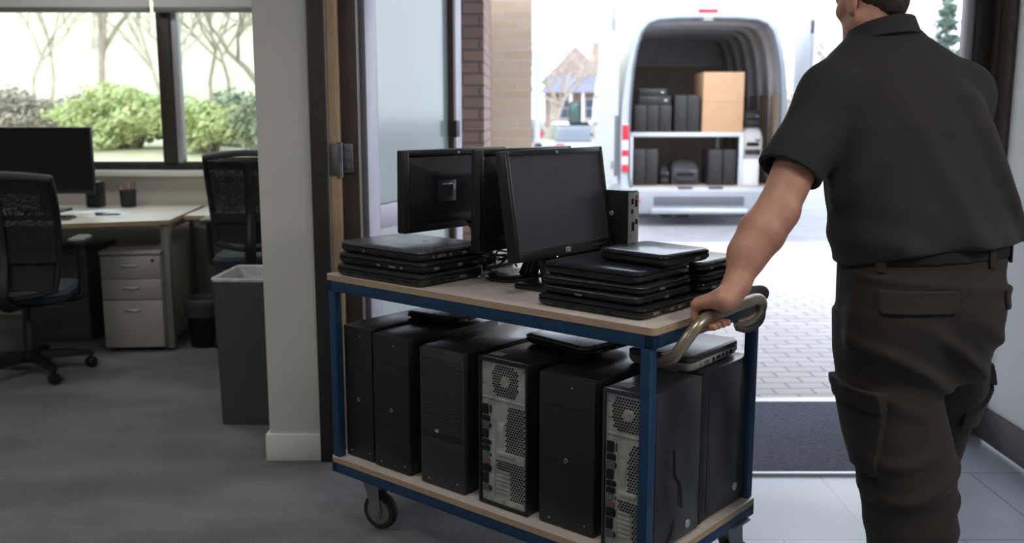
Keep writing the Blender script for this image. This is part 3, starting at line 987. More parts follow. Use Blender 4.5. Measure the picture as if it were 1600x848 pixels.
# the two behind stand the other way round: backs to the handle end
RZB = RZ3 + PI
monitor('black flat monitor seen from behind on an oval foot in a tangle of cables', T(0.765, 0.415, ZT), RZB, 0.46, 0.315, 0.094, R(1), base=(0.25, 0.19), base_shape='oval', group=GM, base_off=(0.06, 0.0))
monitor('black flat monitor with a torn opening in its back, behind the three laptop pile', T(0.985, 0.325, ZT), RZB, 0.48, 0.258, 0.145, R(1), base=(0.19, 0.17), group=GM, base_off=(-0.13, -0.04), hole=True)

# slim desktop computer behind the front monitor
sm = thing('small_desktop_computer', 'slim black desktop computer on end behind the front monitor, grey socket plate outwards', 'computer', T(0.725, 0.553, ZT), TR_)
MB().box(0, 0.275, 0, 0.062, 0.003, 0.277, 0.004).build('case', M_case, sm)
MB().box(0.2745, 0.280, 0.004, 0.058, 0.008, 0.272, 0.001).build('rear_plate', M_rear, sm)
m = MB()
for y, z_, hh, ww in ((0.014, 0.235, 0.018, 0.012), (0.036, 0.225, 0.024, 0.012), (0.018, 0.15, 0.028, 0.014), (0.038, 0.17, 0.016, 0.012), (0.030, 0.05, 0.03, 0.016), (0.014, 0.205, 0.014, 0.01)):
    m.box(0.2795, 0.2815, y, y + ww, z_, z_ + hh, 0.0008)
m.each('socket', M_hole, sm)
MB().box(0.2795, 0.2825, 0.038, 0.047, 0.252, 0.262, 0.001).build('red_socket', M_red, sm)
m = MB()
m.M = TR(0.215, -0.0005, 0.205) @ RX(PI / 2)
m.lathe([(0.008, 0.0), (0.007, 0.0012), (0.0, 0.0016)], 14, False, False)
m.build('badge', M_silver, sm)
m = MB()
for x in (0.03, 0.23):
    m.box(x, x + 0.02, 0.01, 0.05, 0, 0.004)
m.each('foot_pad', M_rubber, sm, smooth=False)

# cables heaped between the monitor feet
rnd = random.Random(5)
GC = 'black cables heaped between the monitor feet'
def cable(label, pts, r=0.0035, group=GC, m=None):
    o = MB().tube(smooth_path([T(*p) for p in pts], 5), r, 7).build('cable', m or M_rubber)
    return tag(o, label, 'cable', group)
for i in range(9):
    u, v = 0.80 + rnd.uniform(-0.05, 0.08), 0.30 + rnd.uniform(-0.03, 0.10)
    pts = []
    a = rnd.uniform(0, 6.28)
    for k in range(9):
        a += rnd.uniform(-0.9, 1.1)
        u = min(0.90, max(0.64, u + 0.045 * math.cos(a)))
        v = min(0.52, max(0.26, v + 0.045 * math.sin(a)))
        pts.append((u, v, ZT + 0.024 + 0.009 * i * 0.75 + rnd.uniform(0, 0.012)))
    pts[0] = (pts[0][0], pts[0][1], ZT + 0.022)
    cable('loose black cable in the heap between the monitor feet', pts)
cable('black cable trailing over the lower deck from the tower behind the leg', [(0.03, 0.17, ZB + 0.10), (0.012, 0.14, ZB + 0.05), (0.02, 0.10, ZB + 0.006), (0.045, 0.02, ZB + 0.006)], 0.005, group=None)

# ------------------------------------------------------------------ office furniture
M_desk = mat('pale_maple_laminate', 'd8d2c8', 0.35, var=0.05, vs=6, rvar=0.05)
M_deskedge = mat('maple_edge', 'b39a7e', 0.5, var=0.12, vs=8)
M_greyleg = mat('grey_powder_coat', '8b8985', 0.5, 0.2, var=0.05, vs=10)
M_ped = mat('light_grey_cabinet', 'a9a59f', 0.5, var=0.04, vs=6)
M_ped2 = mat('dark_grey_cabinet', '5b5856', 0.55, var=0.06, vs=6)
M_chair = mat('chair_black_plastic', '17171a', 0.42, var=0.15, vs=12)
M_net = mesh_mat('chair_mesh_black', '151518', 0.21, 300)
M_seat = mat('blue_grey_fabric', '323f4a', 0.95, var=0.2, vs=60, bump=0.3, bs=400)
M_bin = mat('grey_bin_plastic', '454341', 0.55, var=0.06, vs=8, bump=0.03, bs=80)
M_liner = mat('white_bin_liner', 'c9ccd0', 0.3, var=0.15, vs=30, bump=0.8, bs=50)
M_liner2 = glass_mat('clear_bin_liner', 'dfe4e8', 0.25, 0.45, 'aab0b5')
M_paper = mat('white_paper', 'dfe3e8', 0.8, var=0.03, vs=10)

def desk(name, label, poly, z, legs, rails, edge_n):
    d = thing(name, label, 'desk')
    m = MB()
    m.prism(poly, z - 0.024, z - 0.001)
    m.build('desk_edge', M_deskedge, d)
    m = MB()
    m.prism(poly, z - 0.001, z + 0.0004)
    m.build('desk_top', M_desk, d, smooth=False)
    for x, y in legs:
        l = MB()
        l.box(x - 0.024, x + 0.024, y - 0.024, y + 0.024, 0.012, z - 0.024, 0.004)
        lo = l.build('leg', M_greyleg, d)
        q = MB()
        q.M = TR(x, y, 0)
        q.lathe([(0.022, 0), (0.022, 0.008), (0.012, 0.014)], 14)
        q.build('levelling_foot', M_chair, lo)
    for a, b in rails:
        r_ = MB().bar((a[0], a[1], z - 0.05), (b[0], b[1], z - 0.05), 0.03, 0.045)
        r_.build('rail', M_greyleg, d)
    return d
front = []
for k in range(17):
    t = k / 16
    x = -1.995 - 1.9 * t
    y = 5.56 - 0.27 * min(1, t * 2.6) ** 1.1 * (1 if t < 0.4 else 1)
    front.append((x, y))
poly = [(-2.09, 6.50)] + [(-3.9, 6.50)] + front[::-1]
desk('desk', 'maple topped desk with grey legs below the large window pane, monitor on it', poly, 0.78, ((-2.035, 5.50 + 0.10), (-2.14, 6.42), (-3.8, 6.42), (-3.8, 5.38)), (((-2.05, 5.62), (-2.13, 6.42)), ((-3.8, 6.40), (-2.16, 6.40))), 0)
desk('desk', 'maple topped desk beside the partition, behind the high backed mesh chair', [(-2.01, 5.86), (-1.06, 5.86), (-1.06, 6.50), (-2.06, 6.50)], 0.775, ((-1.98, 6.42), (-1.12, 6.42), (-1.12, 5.92)), (((-1.96, 5.90), (-1.12, 5.90)), ((-1.96, 6.42), (-1.12, 6.42))), 0)

def pedestal(label, loc, rz, w_, d_, h_, fronts, m_, dust=True):
    p = thing('drawer_pedestal', label, 'cabinet', loc, rz)
    MB().box(0, w_, 0.018, d_, 0.03, h_ - 0.02, 0.003).build('body', m_, p)
    MB().box(-0.004, w_ + 0.004, 0.0, d_, h_ - 0.022, h_, 0.004).build('top', m_, p)
    z = h_ - 0.03
    for i, hh in enumerate(fronts):
        dr = MB().box(0.003, w_ - 0.003, 0.0, 0.018, z - hh + 0.004, z, 0.002).build('drawer', m_, p)
        hd = MB()
        zc = z - min(0.055, hh * 0.4)
        hd.tube(smooth_path([(w_ * 0.38, 0.002, zc), (w_ * 0.40, -0.018, zc), (w_ * 0.6, -0.018, zc), (w_ * 0.62, 0.002, zc)]), 0.0045, 8)
        hd.build('handle', M_alu, dr)
        z -= hh
    lk = MB()
    lk.M = TR(w_ - 0.045, 0.0, h_ - 0.055) @ RX(PI / 2)
    lk.lathe([(0.010, 0), (0.009, 0.003), (0.0, 0.004)], 14, False, False)
    lk.build('lock', M_frame, p)
    for x in (0.04, w_ - 0.04):
        for y in (0.06, d_ - 0.05):
            c = MB()
            c.M = TR(x, y, 0.018) @ RY(PI / 2)
            c.lathe([(0.012, -0.012), (0.018, -0.010), (0.018, 0.010), (0.012, 0.012)], 14)
            c.build('castor', M_chair, p)
    return p
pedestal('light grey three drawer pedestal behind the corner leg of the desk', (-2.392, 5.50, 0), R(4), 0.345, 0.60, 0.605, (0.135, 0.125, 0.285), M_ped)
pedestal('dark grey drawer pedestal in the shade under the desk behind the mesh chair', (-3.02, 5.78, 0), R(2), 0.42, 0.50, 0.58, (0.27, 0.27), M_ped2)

def office_chair(label, loc, rz, top, bot, half, arm_z, seat_z, group):
    c = thing('office_chair', label, 'chair', loc, rz, group)
    # the sitter faces +y, the back frame stands at y = -0.22
    yb = -0.22
    hh = top - bot
    def bx(s, t): return s * half * (0.86 + 0.14 * math.sin(min(1, t * 1.15) * PI * 0.55)) 
    def by(t): return yb - 0.02 - 0.05 * math.sin(t * PI) * -1 - 0.07 * t
    outline = []
    for k in range(13):
        t = k / 12
        outline.append((bx(-1, t), by(t), bot + hh * t))
    topc = [(bx(-1, 1) + (bx(1, 1) - bx(-1, 1)) * k / 8, by(1) - 0.012 * math.sin(PI * k / 8), top + 0.022 * math.sin(PI * k / 8)) for k in range(1, 8)]
    right = [(bx(1, 1 - k / 12), by(1 - k / 12), bot + hh * (1 - k / 12)) for k in range(13)]
    botc = [(bx(1, 0) + (bx(-1, 0) - bx(1, 0)) * k / 8, by(0) - 0.02 * math.sin(PI * k / 8), bot - 0.035 * math.sin(PI * k / 8)) for k in range(1, 9)]
    loop = outline + topc + right + botc
    m = MB()
    m.tube(loop + [loop[0]], 0.017, 8, False)
    m.build('back_frame', M_chair, c)
    tr = MB().tube([outline[-1]] + topc + [right[0]], 0.019, 10)
    tr.build('top_rail', mat('chair_sheen_grey', '4a4d52', 0.3, var=0.08, vs=10), c)  # paler than the frame: highlight along the top painted in
    net = MB()
    vs, fs = [], []
    for k in range(13):
        t = k / 12
        for j in range(9):
            s = -1 + 2 * j / 8
            vs.append((bx(1, t) * s, by(t) - 0.025 * (1 - s * s), bot + hh * t))
    for k in range(12):
        for j in range(8):
            fs.append((k * 9 + j, k * 9 + j + 1, (k + 1) * 9 + j + 1, (k + 1) * 9 + j))
    net.add(vs, fs)
    net.build('back_mesh', M_net, c)
    lb = MB()
    zl = bot + hh * 0.30
    for k in range(8):
        s0, s1 = -1 + 2 * k / 8, -1 + 2 * (k + 1) / 8
        lb.bar((half * 0.93 * s0, by(0.3) - 0.045 + 0.02 * s0 * s0, zl), (half * 0.93 * s1, by(0.3) - 0.045 + 0.02 * s1 * s1, zl), 0.014, 0.05)
    lb.build('lumbar_band', M_chair, c, smooth=False)
    sp = MB()
    sp.tube(smooth_path([(0, yb + 0.10, seat_z - 0.07), (0, yb - 0.05, seat_z - 0.05), (0, yb - 0.10, bot - 0.01), (0, by(0.3) - 0.06, zl), (0, by(0.6) - 0.05, bot + hh * 0.62), (0, by(0.9) - 0.02, top - 0.03)]), [0.03] * 5 + [0.032] * 8 + [0.026] * 8, 10, True, 0.7)
    sp.build('spine', M_chair, c)
    st = MB()
    st.M = TR(0, 0.04, seat_z)
    st.rr([(-0.055, 0.42, 0.40, 0.08), (-0.045, 0.48, 0.46, 0.10), (-0.01, 0.50, 0.48, 0.11), (0.012, 0.47, 0.45, 0.10), (0.02, 0.40, 0.38, 0.09)], 6)
    st.build('seat', M_seat, c)
    sp = MB()
    sp.M = TR(0, 0.04, seat_z)
    sp.rr([(-0.085, 0.24, 0.24, 0.03), (-0.07, 0.34, 0.32, 0.05), (-0.054, 0.44, 0.42, 0.08)], 5)
    sp.build('seat_pan', M_chair, c)
    for s in (-1, 1):
        a = MB()
        a.tube(smooth_path([(s * 0.16, 0.02, seat_z - 0.06), (s * 0.27, 0.02, seat_z - 0.05), (s * 0.285, 0.03, seat_z + 0.02), (s * 0.285, 0.03, arm_z - 0.02)]), 0.019, 10, True)
        ar = a.build('arm', M_chair, c)
        q = MB()
        q.M = TR(s * 0.285, 0.05, arm_z - 0.022)
        q.rr([(0, 0.060, 0.21, 0.028), (0.006, 0.078, 0.235, 0.037), (0.02, 0.082, 0.24, 0.039), (0.028, 0.066, 0.22, 0.032)], 6)
        q.build('arm_pad', M_grub, ar)
    g = MB()
    g.M = TR(0, 0.02, 0)
    g.lathe([(0.032, 0.08), (0.032, 0.26), (0.026, 0.27), (0.026, 0.30), (0.015, 0.30), (0.015, seat_z - 0.08)], 16)
    g.build('gas_lift', M_chair, c)
    hubm = MB()
    hubm.M = TR(0, 0.02, 0)
    hubm.lathe([(0.055, 0.075), (0.06, 0.09), (0.055, 0.125), (0.035, 0.135)], 18)
    b = hubm.build('base', M_chair, c)
    for k in range(5):
        a = 2 * PI * k / 5 + 0.35
        ca, sa = math.cos(a), math.sin(a)
        l = MB()
        l.M = TR(0, 0.02, 0) @ RZ(a)
        vs = []
        for x, z0, z1, hw in ((0.04, 0.082, 0.125, 0.03), (0.16, 0.080, 0.118, 0.026), (0.30, 0.072, 0.095, 0.019), (0.315, 0.073, 0.088, 0.012)):
            vs += [(x, -hw, z0), (x, hw, z0), (x, hw * 0.8, z1), (x, -hw * 0.8, z1)]
        fs = [(3, 2, 1, 0), (12, 13, 14, 15)]
        for i in range(3):
            for j in range(4):
                fs.append((i * 4 + j, i * 4 + (j + 1) % 4, (i + 1) * 4 + (j + 1) % 4, (i + 1) * 4 + j))
        l.add(vs, fs)
        l.build('spoke', M_chair, b)
        w_ = MB()
        w_.M = TR(0, 0.02, 0) @ RZ(a) @ TR(0.298, 0, 0.03) @ RZ(0.7 + k) @ RX(PI / 2)
        w_.lathe([(0.010, -0.024), (0.026, -0.022), (0.030, -0.014), (0.030, -0.004), (0.022, -0.003), (0.022, 0.003), (0.030, 0.004), (0.030, 0.014), (0.026, 0.022), (0.010, 0.024)], 18)
        w_.M = TR(0, 0.02, 0) @ RZ(a) @ TR(0.298, 0, 0)
        w_.tube([(0, 0, 0.045), (0, 0, 0.078)], 0.009, 8)
        w_.build('castor', M_chair, b)
    return c
GCH = 'black mesh office chairs at the desks'
office_chair('black mesh office chair with its back turned, in front of the desk monitor', (-2.60, 5.03, 0), R(9), 1.075, 0.50, 0.268, 0.735, 0.47, GCH)
office_chair('tall backed black mesh office chair behind the tall grey bin', (-1.475, 5.56, 0), R(6), 1.160, 0.68, 0.225, 0.79, 0.58, GCH)

# monitor, keyboard, papers, phone, pen pot on the desk
dm = thing('desk_monitor', 'wide black switched off monitor on the maple desk by the window', 'monitor', (-2.95, 6.02, 0.78), R(2))
m = MB()
m.box(-0.33, 0.33, 0, 0.03, 0.115, 0.53, 0.006)
m.build('housing', M_mon, dm)
MB().box(-0.322, 0.322, -0.0015, 0.004, 0.137, 0.522).build('screen', mat('black_screen', '101012', 0.25, var=0.1, vs=3), dm, smooth=False)
m = MB()
m.rr([(0.0, 0.26, 0.19, 0.02, 0, 0.06), (0.012, 0.25, 0.18, 0.02, 0, 0.06)], 5)
m.build('foot', M_mon, dm)
m = MB().box(-0.03, 0.03, 0.03, 0.06, 0.008, 0.32, 0.005)
m.build('neck', M_mon, dm)
kb = thing('keyboard', 'dark keyboard on the maple desk in front of the black monitor', 'keyboard', (-2.80, 5.60, 0.7805), R(3))
MB().box(-0.22, 0.22, -0.07, 0.07, 0, 0.014, 0.004).build('case', M_lap2, kb)
m = MB()
for j in range(5):
    for i in range(15):
        m.box(-0.212 + i * 0.0284, -0.212 + i * 0.0284 + 0.023, -0.062 + j * 0.0255, -0.062 + j * 0.0255 + 0.020, 0.0135, 0.019)
m.build('keys', M_mon, kb, smooth=False)
for i, (x, y, a, lab) in enumerate(((-2.47, 5.86, 12, 'loose white sheet of paper on the maple desk under the dark pen'), (-2.62, 6.05, -8, 'white sheet of paper on the maple desk nearer the black monitor'))):
    tag(MB().box(-0.105, 0.105, -0.148, 0.148, 0, 0.002).build('paper_sheet', M_paper, None, (x, y, 0.7806), R(a), smooth=False), lab, 'paper', 'sheets of paper on the desk')
pn = MB()
pn.tube([(-0.07, 0, 0.006), (0.06, 0, 0.006), (0.075, 0, 0.006)], [0.005, 0.005, 0.0012], 8)
tag(pn.build('pen', M_mon, None, (-2.45, 5.80, 0.7828), R(20)), 'dark pen lying on the white paper on the maple desk', 'pen')
ph = thing('desk_speaker', 'small black loudspeaker on the desk between the monitor and the pen pot', 'speaker', (-2.76, 6.36, 0.7805), R(-4))
MB().box(-0.045, 0.045, -0.05, 0.05, 0, 0.17, 0.008).build('cabinet', M_mon, ph)
for z, r_ in ((0.065, 0.036), (0.135, 0.018)):
    m = MB()
    m.M = TR(0, -0.05, z) @ RX(PI / 2)
    m.lathe([(r_, -0.002), (r_, 0.003), (r_ * 0.85, 0.0035), (r_ * 0.3, -0.001), (0, 0.001)], 20, False, False)
    m.build('cone', M_case2, ph)
pp = thing('pen_pot', 'black mesh pen pot full of red and dark pencils on the desk', 'pen pot', (-2.545, 6.36, 0.7805))
m = MB()
m.lathe([(0.046, 0.0), (0.048, 0.004), (0.054, 0.112), (0.055, 0.114), (0.051, 0.114), (0.045, 0.006), (0.0, 0.005)], 24, True, False)
m.build('pot', mesh_mat('pot_mesh', '2c2c2e', 0.22, 300), pp)
M_pens = [mat('red_pencil', 'a85358', 0.5, var=0.1, vs=30), mat('dark_pencil', '3f3b42', 0.5, var=0.1, vs=30), mat('pink_pencil', 'cf9a9a', 0.5, var=0.1, vs=30)]
rnd = random.Random(3)
for k in range(8):
    a = k * 0.8
    p0 = (0.02 * math.cos(a), 0.02 * math.sin(a), 0.781 + 0.006)
    p1 = (0.052 * math.cos(a), 0.05 * math.sin(a), 0.78 + rnd.uniform(0.15, 0.185))
    q = MB().tube([p0, tuple(p0[i] + (p1[i] - p0[i]) * 0.92 for i in range(3)), p1], [0.0038, 0.0038, 0.0008], 7)
    o = q.build('pencil', M_pens[k % 3], None, (-2.545, 6.36, 0))
    tag(o, ('red', 'dark', 'pink')[k % 3] + ' pencil standing in the black mesh pen pot on the desk', 'pencil', ('red', 'dark', 'pink')[k % 3] + ' pencils in the pen pot')

# bins
bn = thing('waste_bin', 'tall grey rectangular waste bin with a pale liner folded over its rim, against the partition', 'bin', (-1.165, 4.36, 0), R(-2))
m = MB()
m.rr([(0.0, 0.290, 0.345, 0.018), (0.004, 0.296, 0.352, 0.02), (0.66, 0.318, 0.375, 0.022), (0.66, 0.306, 0.363, 0.02), (0.06, 0.285, 0.34, 0.018)], 5, True, True)
m.build('body', M_bin, bn)
m = MB()
m.rr([(0.661, 0.324, 0.381, 0.024), (0.672, 0.330, 0.387, 0.026), (0.678, 0.322, 0.379, 0.024), (0.672, 0.298, 0.355, 0.02), (0.55, 0.270, 0.325, 0.03), (0.46, 0.24, 0.29, 0.05)], 5, False, True)
m.build('liner', M_liner, bn)
b2 = thing('waste_basket', 'small round black waste basket with clear liner beside the light grey pedestal', 'bin', (-1.865, 5.70, 0))
m = MB()
m.lathe([(0.082, 0.0), (0.085, 0.004), (0.108, 0.275), (0.110, 0.278), (0.106, 0.278), (0.082, 0.008), (0, 0.006)], 26, True, False)
m.build('basket', M_chair, b2)
m = MB()
vs, fs = [], []
rnd = random.Random(8)
N = 40
for i, (rr_, zz) in enumerate(((0.1115, 0.19), (0.1125, 0.24), (0.114, 0.285), (0.108, 0.300), (0.100, 0.27), (0.092, 0.18))):
    for k in range(N):
        t = 2 * PI * k / N
        q = rr_ + rnd.uniform(-0.002, 0.003) * (1 if i < 3 else 1.5)
        vs.append((q * math.cos(t), q * math.sin(t), zz + rnd.uniform(-0.006, 0.006)))
for i in range(5):
    for k in range(N):
        fs.append((i * N + k, i * N + (k + 1) % N, (i + 1) * N + (k + 1) % N, (i + 1) * N + k))
m.add(vs, fs)
m.build('liner', M_liner2, b2)

# ------------------------------------------------------------------ outside: ground, walls, street
M_pave = brick_mat('concrete_setts', 'c6c2c4', 'bcb8bb', '9c99a0', 0.20, 0.105, 0.008, rough=0.75, axes='XY', rot=R(-2), bump=0.4)
M_asph = mat('pale_asphalt', '8b8c94', 0.8, var=0.12, vs=3, bump=0.2, bs=200)
M_bank = mat('dry_grass_bank', 'cfc7ae', 0.95, var=0.25, vs=3, c2='b7b491', bump=0.6, bs=40)
M_brick = brick_mat('red_brown_brick', 'a88c82', '98807a', '7a706d', 0.225, 0.075, 0.009, axes='SZ')
M_brick2 = brick_mat('buff_brick', 'e4d0bb', 'dcc6ae', 'ddd3c8', 0.225, 0.075, 0.009, axes='SZ')

struct(MB().box(-0.775, 30, 4.56, 10.4, -0.15, -0.002).build('paving', M_pave, smooth=False), 'pale block paving outside the door', 'paving')
def terrain(name, x0, x1, y0, y1, nx, ny, h, m, label):
    q = MB()
    vs = [(x0 + (x1 - x0) * i / nx, y0 + (y1 - y0) * j / ny, h(x0 + (x1 - x0) * i / nx, y0 + (y1 - y0) * j / ny)) for j in range(ny + 1) for i in range(nx + 1)]
    fs = [(j * (nx + 1) + i, j * (nx + 1) + i + 1, (j + 1) * (nx + 1) + i + 1, (j + 1) * (nx + 1) + i) for j in range(ny) for i in range(nx)]
    q.add(vs, fs)
    return struct(q.build(name, m), label, 'ground')
def sst(a, b, x):
    t = min(1, max(0, (x - a) / (b - a)))
    return t * t * (3 - 2 * t)
terrain('street', -2.5, 130, 10.39, 200, 40, 40, lambda x, y: -0.003 - 0.35 * sst(17, 30, y), M_asph, 'pale grey asphalt of the street')
def bank(x, y):
    f = 1 - sst(-3.0, -1.5, x)
    return f * (0.25 + 0.80 * sst(7.6, 11.6, y) + 0.35 * sst(12, 18, y) + 4.8 * sst(15, 44, y)) - 0.1 - 0.3 * (1 - f)
terrain('grass_bank', -60, -0.78, 6.86, 80, 60, 60, bank, M_bank, 'pale grassy bank rising outside the office window')

# brick pier and buff brick wall of the building next door
pr = MB()
pr.prism([(-0.775, 6.40), (-0.185, 6.40), (-0.160, 7.62), (-0.775, 7.62)], -0.1, 5.5)
struct(pr.build('wall_pier', M_brick, smooth=False), 'reddish brown brick pier beyond the open door leaf', 'wall')
pr = MB()
pr.prism([(-0.775, 7.625), (0.155, 7.60), (0.155, 9.4), (-0.775, 9.4)], -0.1, 5.5)
struct(pr.build('wall_outside', M_brick2, smooth=False), 'sunlit buff brick wall behind the brick pier', 'wall')

# leafy and bare plants
M_leaf = mat('lime_green_leaves', 'abb57c', 0.6, var=0.3, vs=2.5, c2='c8cf9c', spec=0.3)
M_leafd = mat('dull_green_leaves', '8c957c', 0.7, var=0.3, vs=2.5, c2='a9af97', spec=0.2)
M_leafg = mat('grey_brown_twigs', '9a9087', 0.8, var=0.25, vs=2.5, c2='b3a99e', spec=0.2)
M_conif = mat('conifer_needles', '5f7268', 0.8, var=0.25, vs=2, c2='7d8f84', spec=0.2)
M_bark = mat('grey_bark', '988b80', 0.9, var=0.25, vs=6, bump=0.4, bs=30)
M_barkp = mat('pale_bark', 'b5aa9f', 0.9, var=0.25, vs=6)

def leaf_cloud(q, rnd, n, centre, rad, size, shell=0.55):
    for _ in range(n):
        while True:
            p = Vector((rnd.uniform(-1, 1), rnd.uniform(-1, 1), rnd.uniform(-1, 1)))
            if shell < p.length <= 1: break
        b = 0.85 + 0.22 * math.sin(5 * p.x + centre[0] * 3) * math.sin(4 * p.z + 1.3) + 0.12 * math.sin(9 * p.y)
        c = Vector(centre) + Vector((p.x * rad[0] * b, p.y * rad[1] * b, p.z * rad[2] * b))
        a = Vector((rnd.gauss(0, 1), rnd.gauss(0, 1), rnd.gauss(0, 1))).normalized()
        d = a.orthogonal().normalized()
        e = a.cross(d)
        s = size * rnd.uniform(0.6, 1.3)
        q.add([c - d * s, c + e * s * 0.5, c + d * s, c - e * s * 0.5], [(0, 1, 2, 3)])

def shrub(label, cat, loc, rad, n, m, size, seed, group=None, stems=5):
    rnd = random.Random(seed)
    z0 = bank(loc[0], loc[1])
    t = thing('shrub', label, cat, (loc[0], loc[1], z0), 0, group)
    q = MB()
    leaf_cloud(q, rnd, n, (0, 0, rad[2]), rad, size, 0.45)
    q.build('foliage', m, t, smooth=False)
    s = MB()
    for k in range(stems):
        a = rnd.uniform(0, 6.28)
        s.tube([(0.05 * math.cos(a), 0.05 * math.sin(a), -0.05), (rad[0] * 0.25 * math.cos(a), rad[1] * 0.25 * math.sin(a), rad[2] * 0.8), (rad[0] * 0.55 * math.cos(a), rad[1] * 0.55 * math.sin(a), rad[2] * 1.5)], [0.03, 0.02, 0.006], 6)
    s.build('stems', M_bark, t)
    return t

def bare_tree(label, loc, z0, H, seed, m, spread=0.55, depth=5, trunk=0.12, lean=0.0, group=None, first=0.3, stems=1):
    rnd = random.Random(seed)
    t = thing('bare_tree', label, 'tree', (loc[0], loc[1], z0), 0, group)
    tr, tw_ = MB(), MB()
    def grow(p, d, L_, r_, k):
        q = tr if k >= depth - 1 else tw_
        e = p + d * L_ * 0.5 + Vector((rnd.gauss(0, .04), rnd.gauss(0, .04), 0)) * L_
        f = p + d * L_
        q.tube([p, e, f], [r_, r_ * 0.85, r_ * 0.68], 6 if k >= depth - 1 else 4, False)
        if k <= 0: return
        nb = 3 if k >= depth - 1 else (3 if rnd.random() < 0.5 else 2)
        for i in range(nb):
            nd = (d + Vector((rnd.gauss(0, spread), rnd.gauss(0, spread), rnd.gauss(0.12, spread * 0.5)))).normalized()
            grow(p + d * L_ * rnd.uniform(0.65, 1.0) if i else f, nd, L_ * rnd.uniform(0.62, 0.85), r_ * 0.62, k - 1)
    for s in range(stems):
        d0 = Vector((lean + rnd.gauss(0, 0.18) * (stems > 1), rnd.gauss(0, 0.05), 1)).normalized()
        grow(Vector((rnd.gauss(0, 0.12) * (stems > 1), 0, -0.1)), d0, H * first, trunk, depth)
    tr.build('trunk', m, t)
    tw_.build('branches', m, t)
    return t

shrub('rounded lime green bush on the bank beyond the office window', 'bush', (-4.70, 12.0), (0.92, 0.7, 0.40), 5200, M_leaf, 0.050, 1)
shrub('lime green bush low on the bank behind the window mullion', 'bush', (-3.60, 11.6), (0.52, 0.5, 0.30), 2200, M_leaf, 0.045, 2)
shrub('greyish brown twiggy shrub behind the desk monitor', 'bush', (-6.25, 12.4), (0.75, 0.6, 0.38), 3000, M_leafg, 0.045, 3)
shrub('small greyish shrub beside the lime green bush', 'bush', (-5.75, 13.4), (0.55, 0.6, 0.34), 1800, M_leafg, 0.045, 31)
shrub('dull green shrub seen through the narrow pane above the tall backed chair', 'bush', (-3.55, 12.8), (0.62, 0.6, 0.36), 2600, M_leafd, 0.050, 4)
shrub('dull green bush by the trunk beside the partition', 'bush', (-2.95, 11.4), (0.36, 0.4, 0.34), 1600, M_leafd, 0.045, 5)
GB = 'bare winter trees on the bank outside the window'
for i, (x, y, H, sd, mm, lab, st, ln) in enumerate((
    (-7.25, 17.5, 5.4, 11, M_bark, 'bare grey tree with spreading branches rising behind the lime green bush', 1, -0.05),
    (-6.35, 18.0, 4.8, 12, M_barkp, 'forked bare tree with several pale stems behind the lime green bush', 3, 0.0),
    (-5.60, 18.5, 5.0, 13, M_bark, 'slender bare tree near the window mullion', 2, 0.1),
    (-9.20, 19.0, 5.2, 14, M_barkp, 'pale bare tree spreading above the desk monitor', 2, 0.05),
    (-4.95, 21.5, 5.6, 15, M_barkp, 'tall pale bare tree in the narrow window pane', 2, 0.0),
    (-3.55, 13.6, 3.8, 16, M_bark, 'single brown trunk close to the partition in the narrow pane', 1, 0.02),
    (-4.55, 26.0, 6.5, 17, M_barkp, 'distant pale bare tree in the narrow window pane', 3, 0.0),
    (-8.2, 30.0, 7.0, 41, M_barkp, 'far pale bare tree high on the bank, between two nearer trunks', 3, 0.0),
    (-10.2, 33.0, 7.5, 42, M_bark, 'far bare tree high on the bank above the lime green bush', 3, 0.0),
    (-14.0, 34.0, 7.5, 43, M_barkp, 'far pale bare tree at the outer side of the bank', 3, 0.0),
    (-6.3, 31.0, 7.0, 44, M_bark, 'far bare tree near the window mullion', 3, 0.0),
    (-11.5, 27.0, 6.0, 18, M_barkp, 'distant pale bare tree far up the bank', 3, 0.0))):
    bare_tree(lab, (x, y), bank(x, y), H, sd, mm, 0.5, 6, 0.075 if st == 1 else 0.045, ln, GB, 0.24, st)

# street side
lp = thing('lamp_post', 'tall thin pale grey lamp post just past the buff brick wall', 'lamp post', (0.62, 24.0, -0.2))
m = MB()
m.lathe([(0.11, 0), (0.11, 0.9), (0.075, 1.0), (0.055, 7.5)], 14)
m.build('column', mat('lamp_grey', 'a4a5ac', 0.5, 0.3, var=0.05, vs=4), lp)
m = MB().tube(smooth_path([(0, 0, 7.4), (0.1, 0, 7.8), (0.6, 0, 7.95), (1.1, 0, 7.95)]), 0.035, 8)
m.build('arm', M_alu2, lp)
m = MB().box(0.9, 1.5, -0.13, 0.13, 7.88, 8.0, 0.03)
m.build('lantern', M_alu2, lp)
b_ = thing('street_bollard', 'dark slim bollard by the foot of the buff brick wall', 'bollard', (0.38, 14.0, 0.0))
m = MB()
m.lathe([(0.06, -0.05), (0.06, 0.9), (0.05, 0.95), (0.0, 0.97)], 14)
m.build('post', M_frame, b_)
m = MB()
m.lathe([(0.0615, 0.74), (0.0615, 0.82)], 14, False, False)
m.build('reflective_band', M_pale, b_)

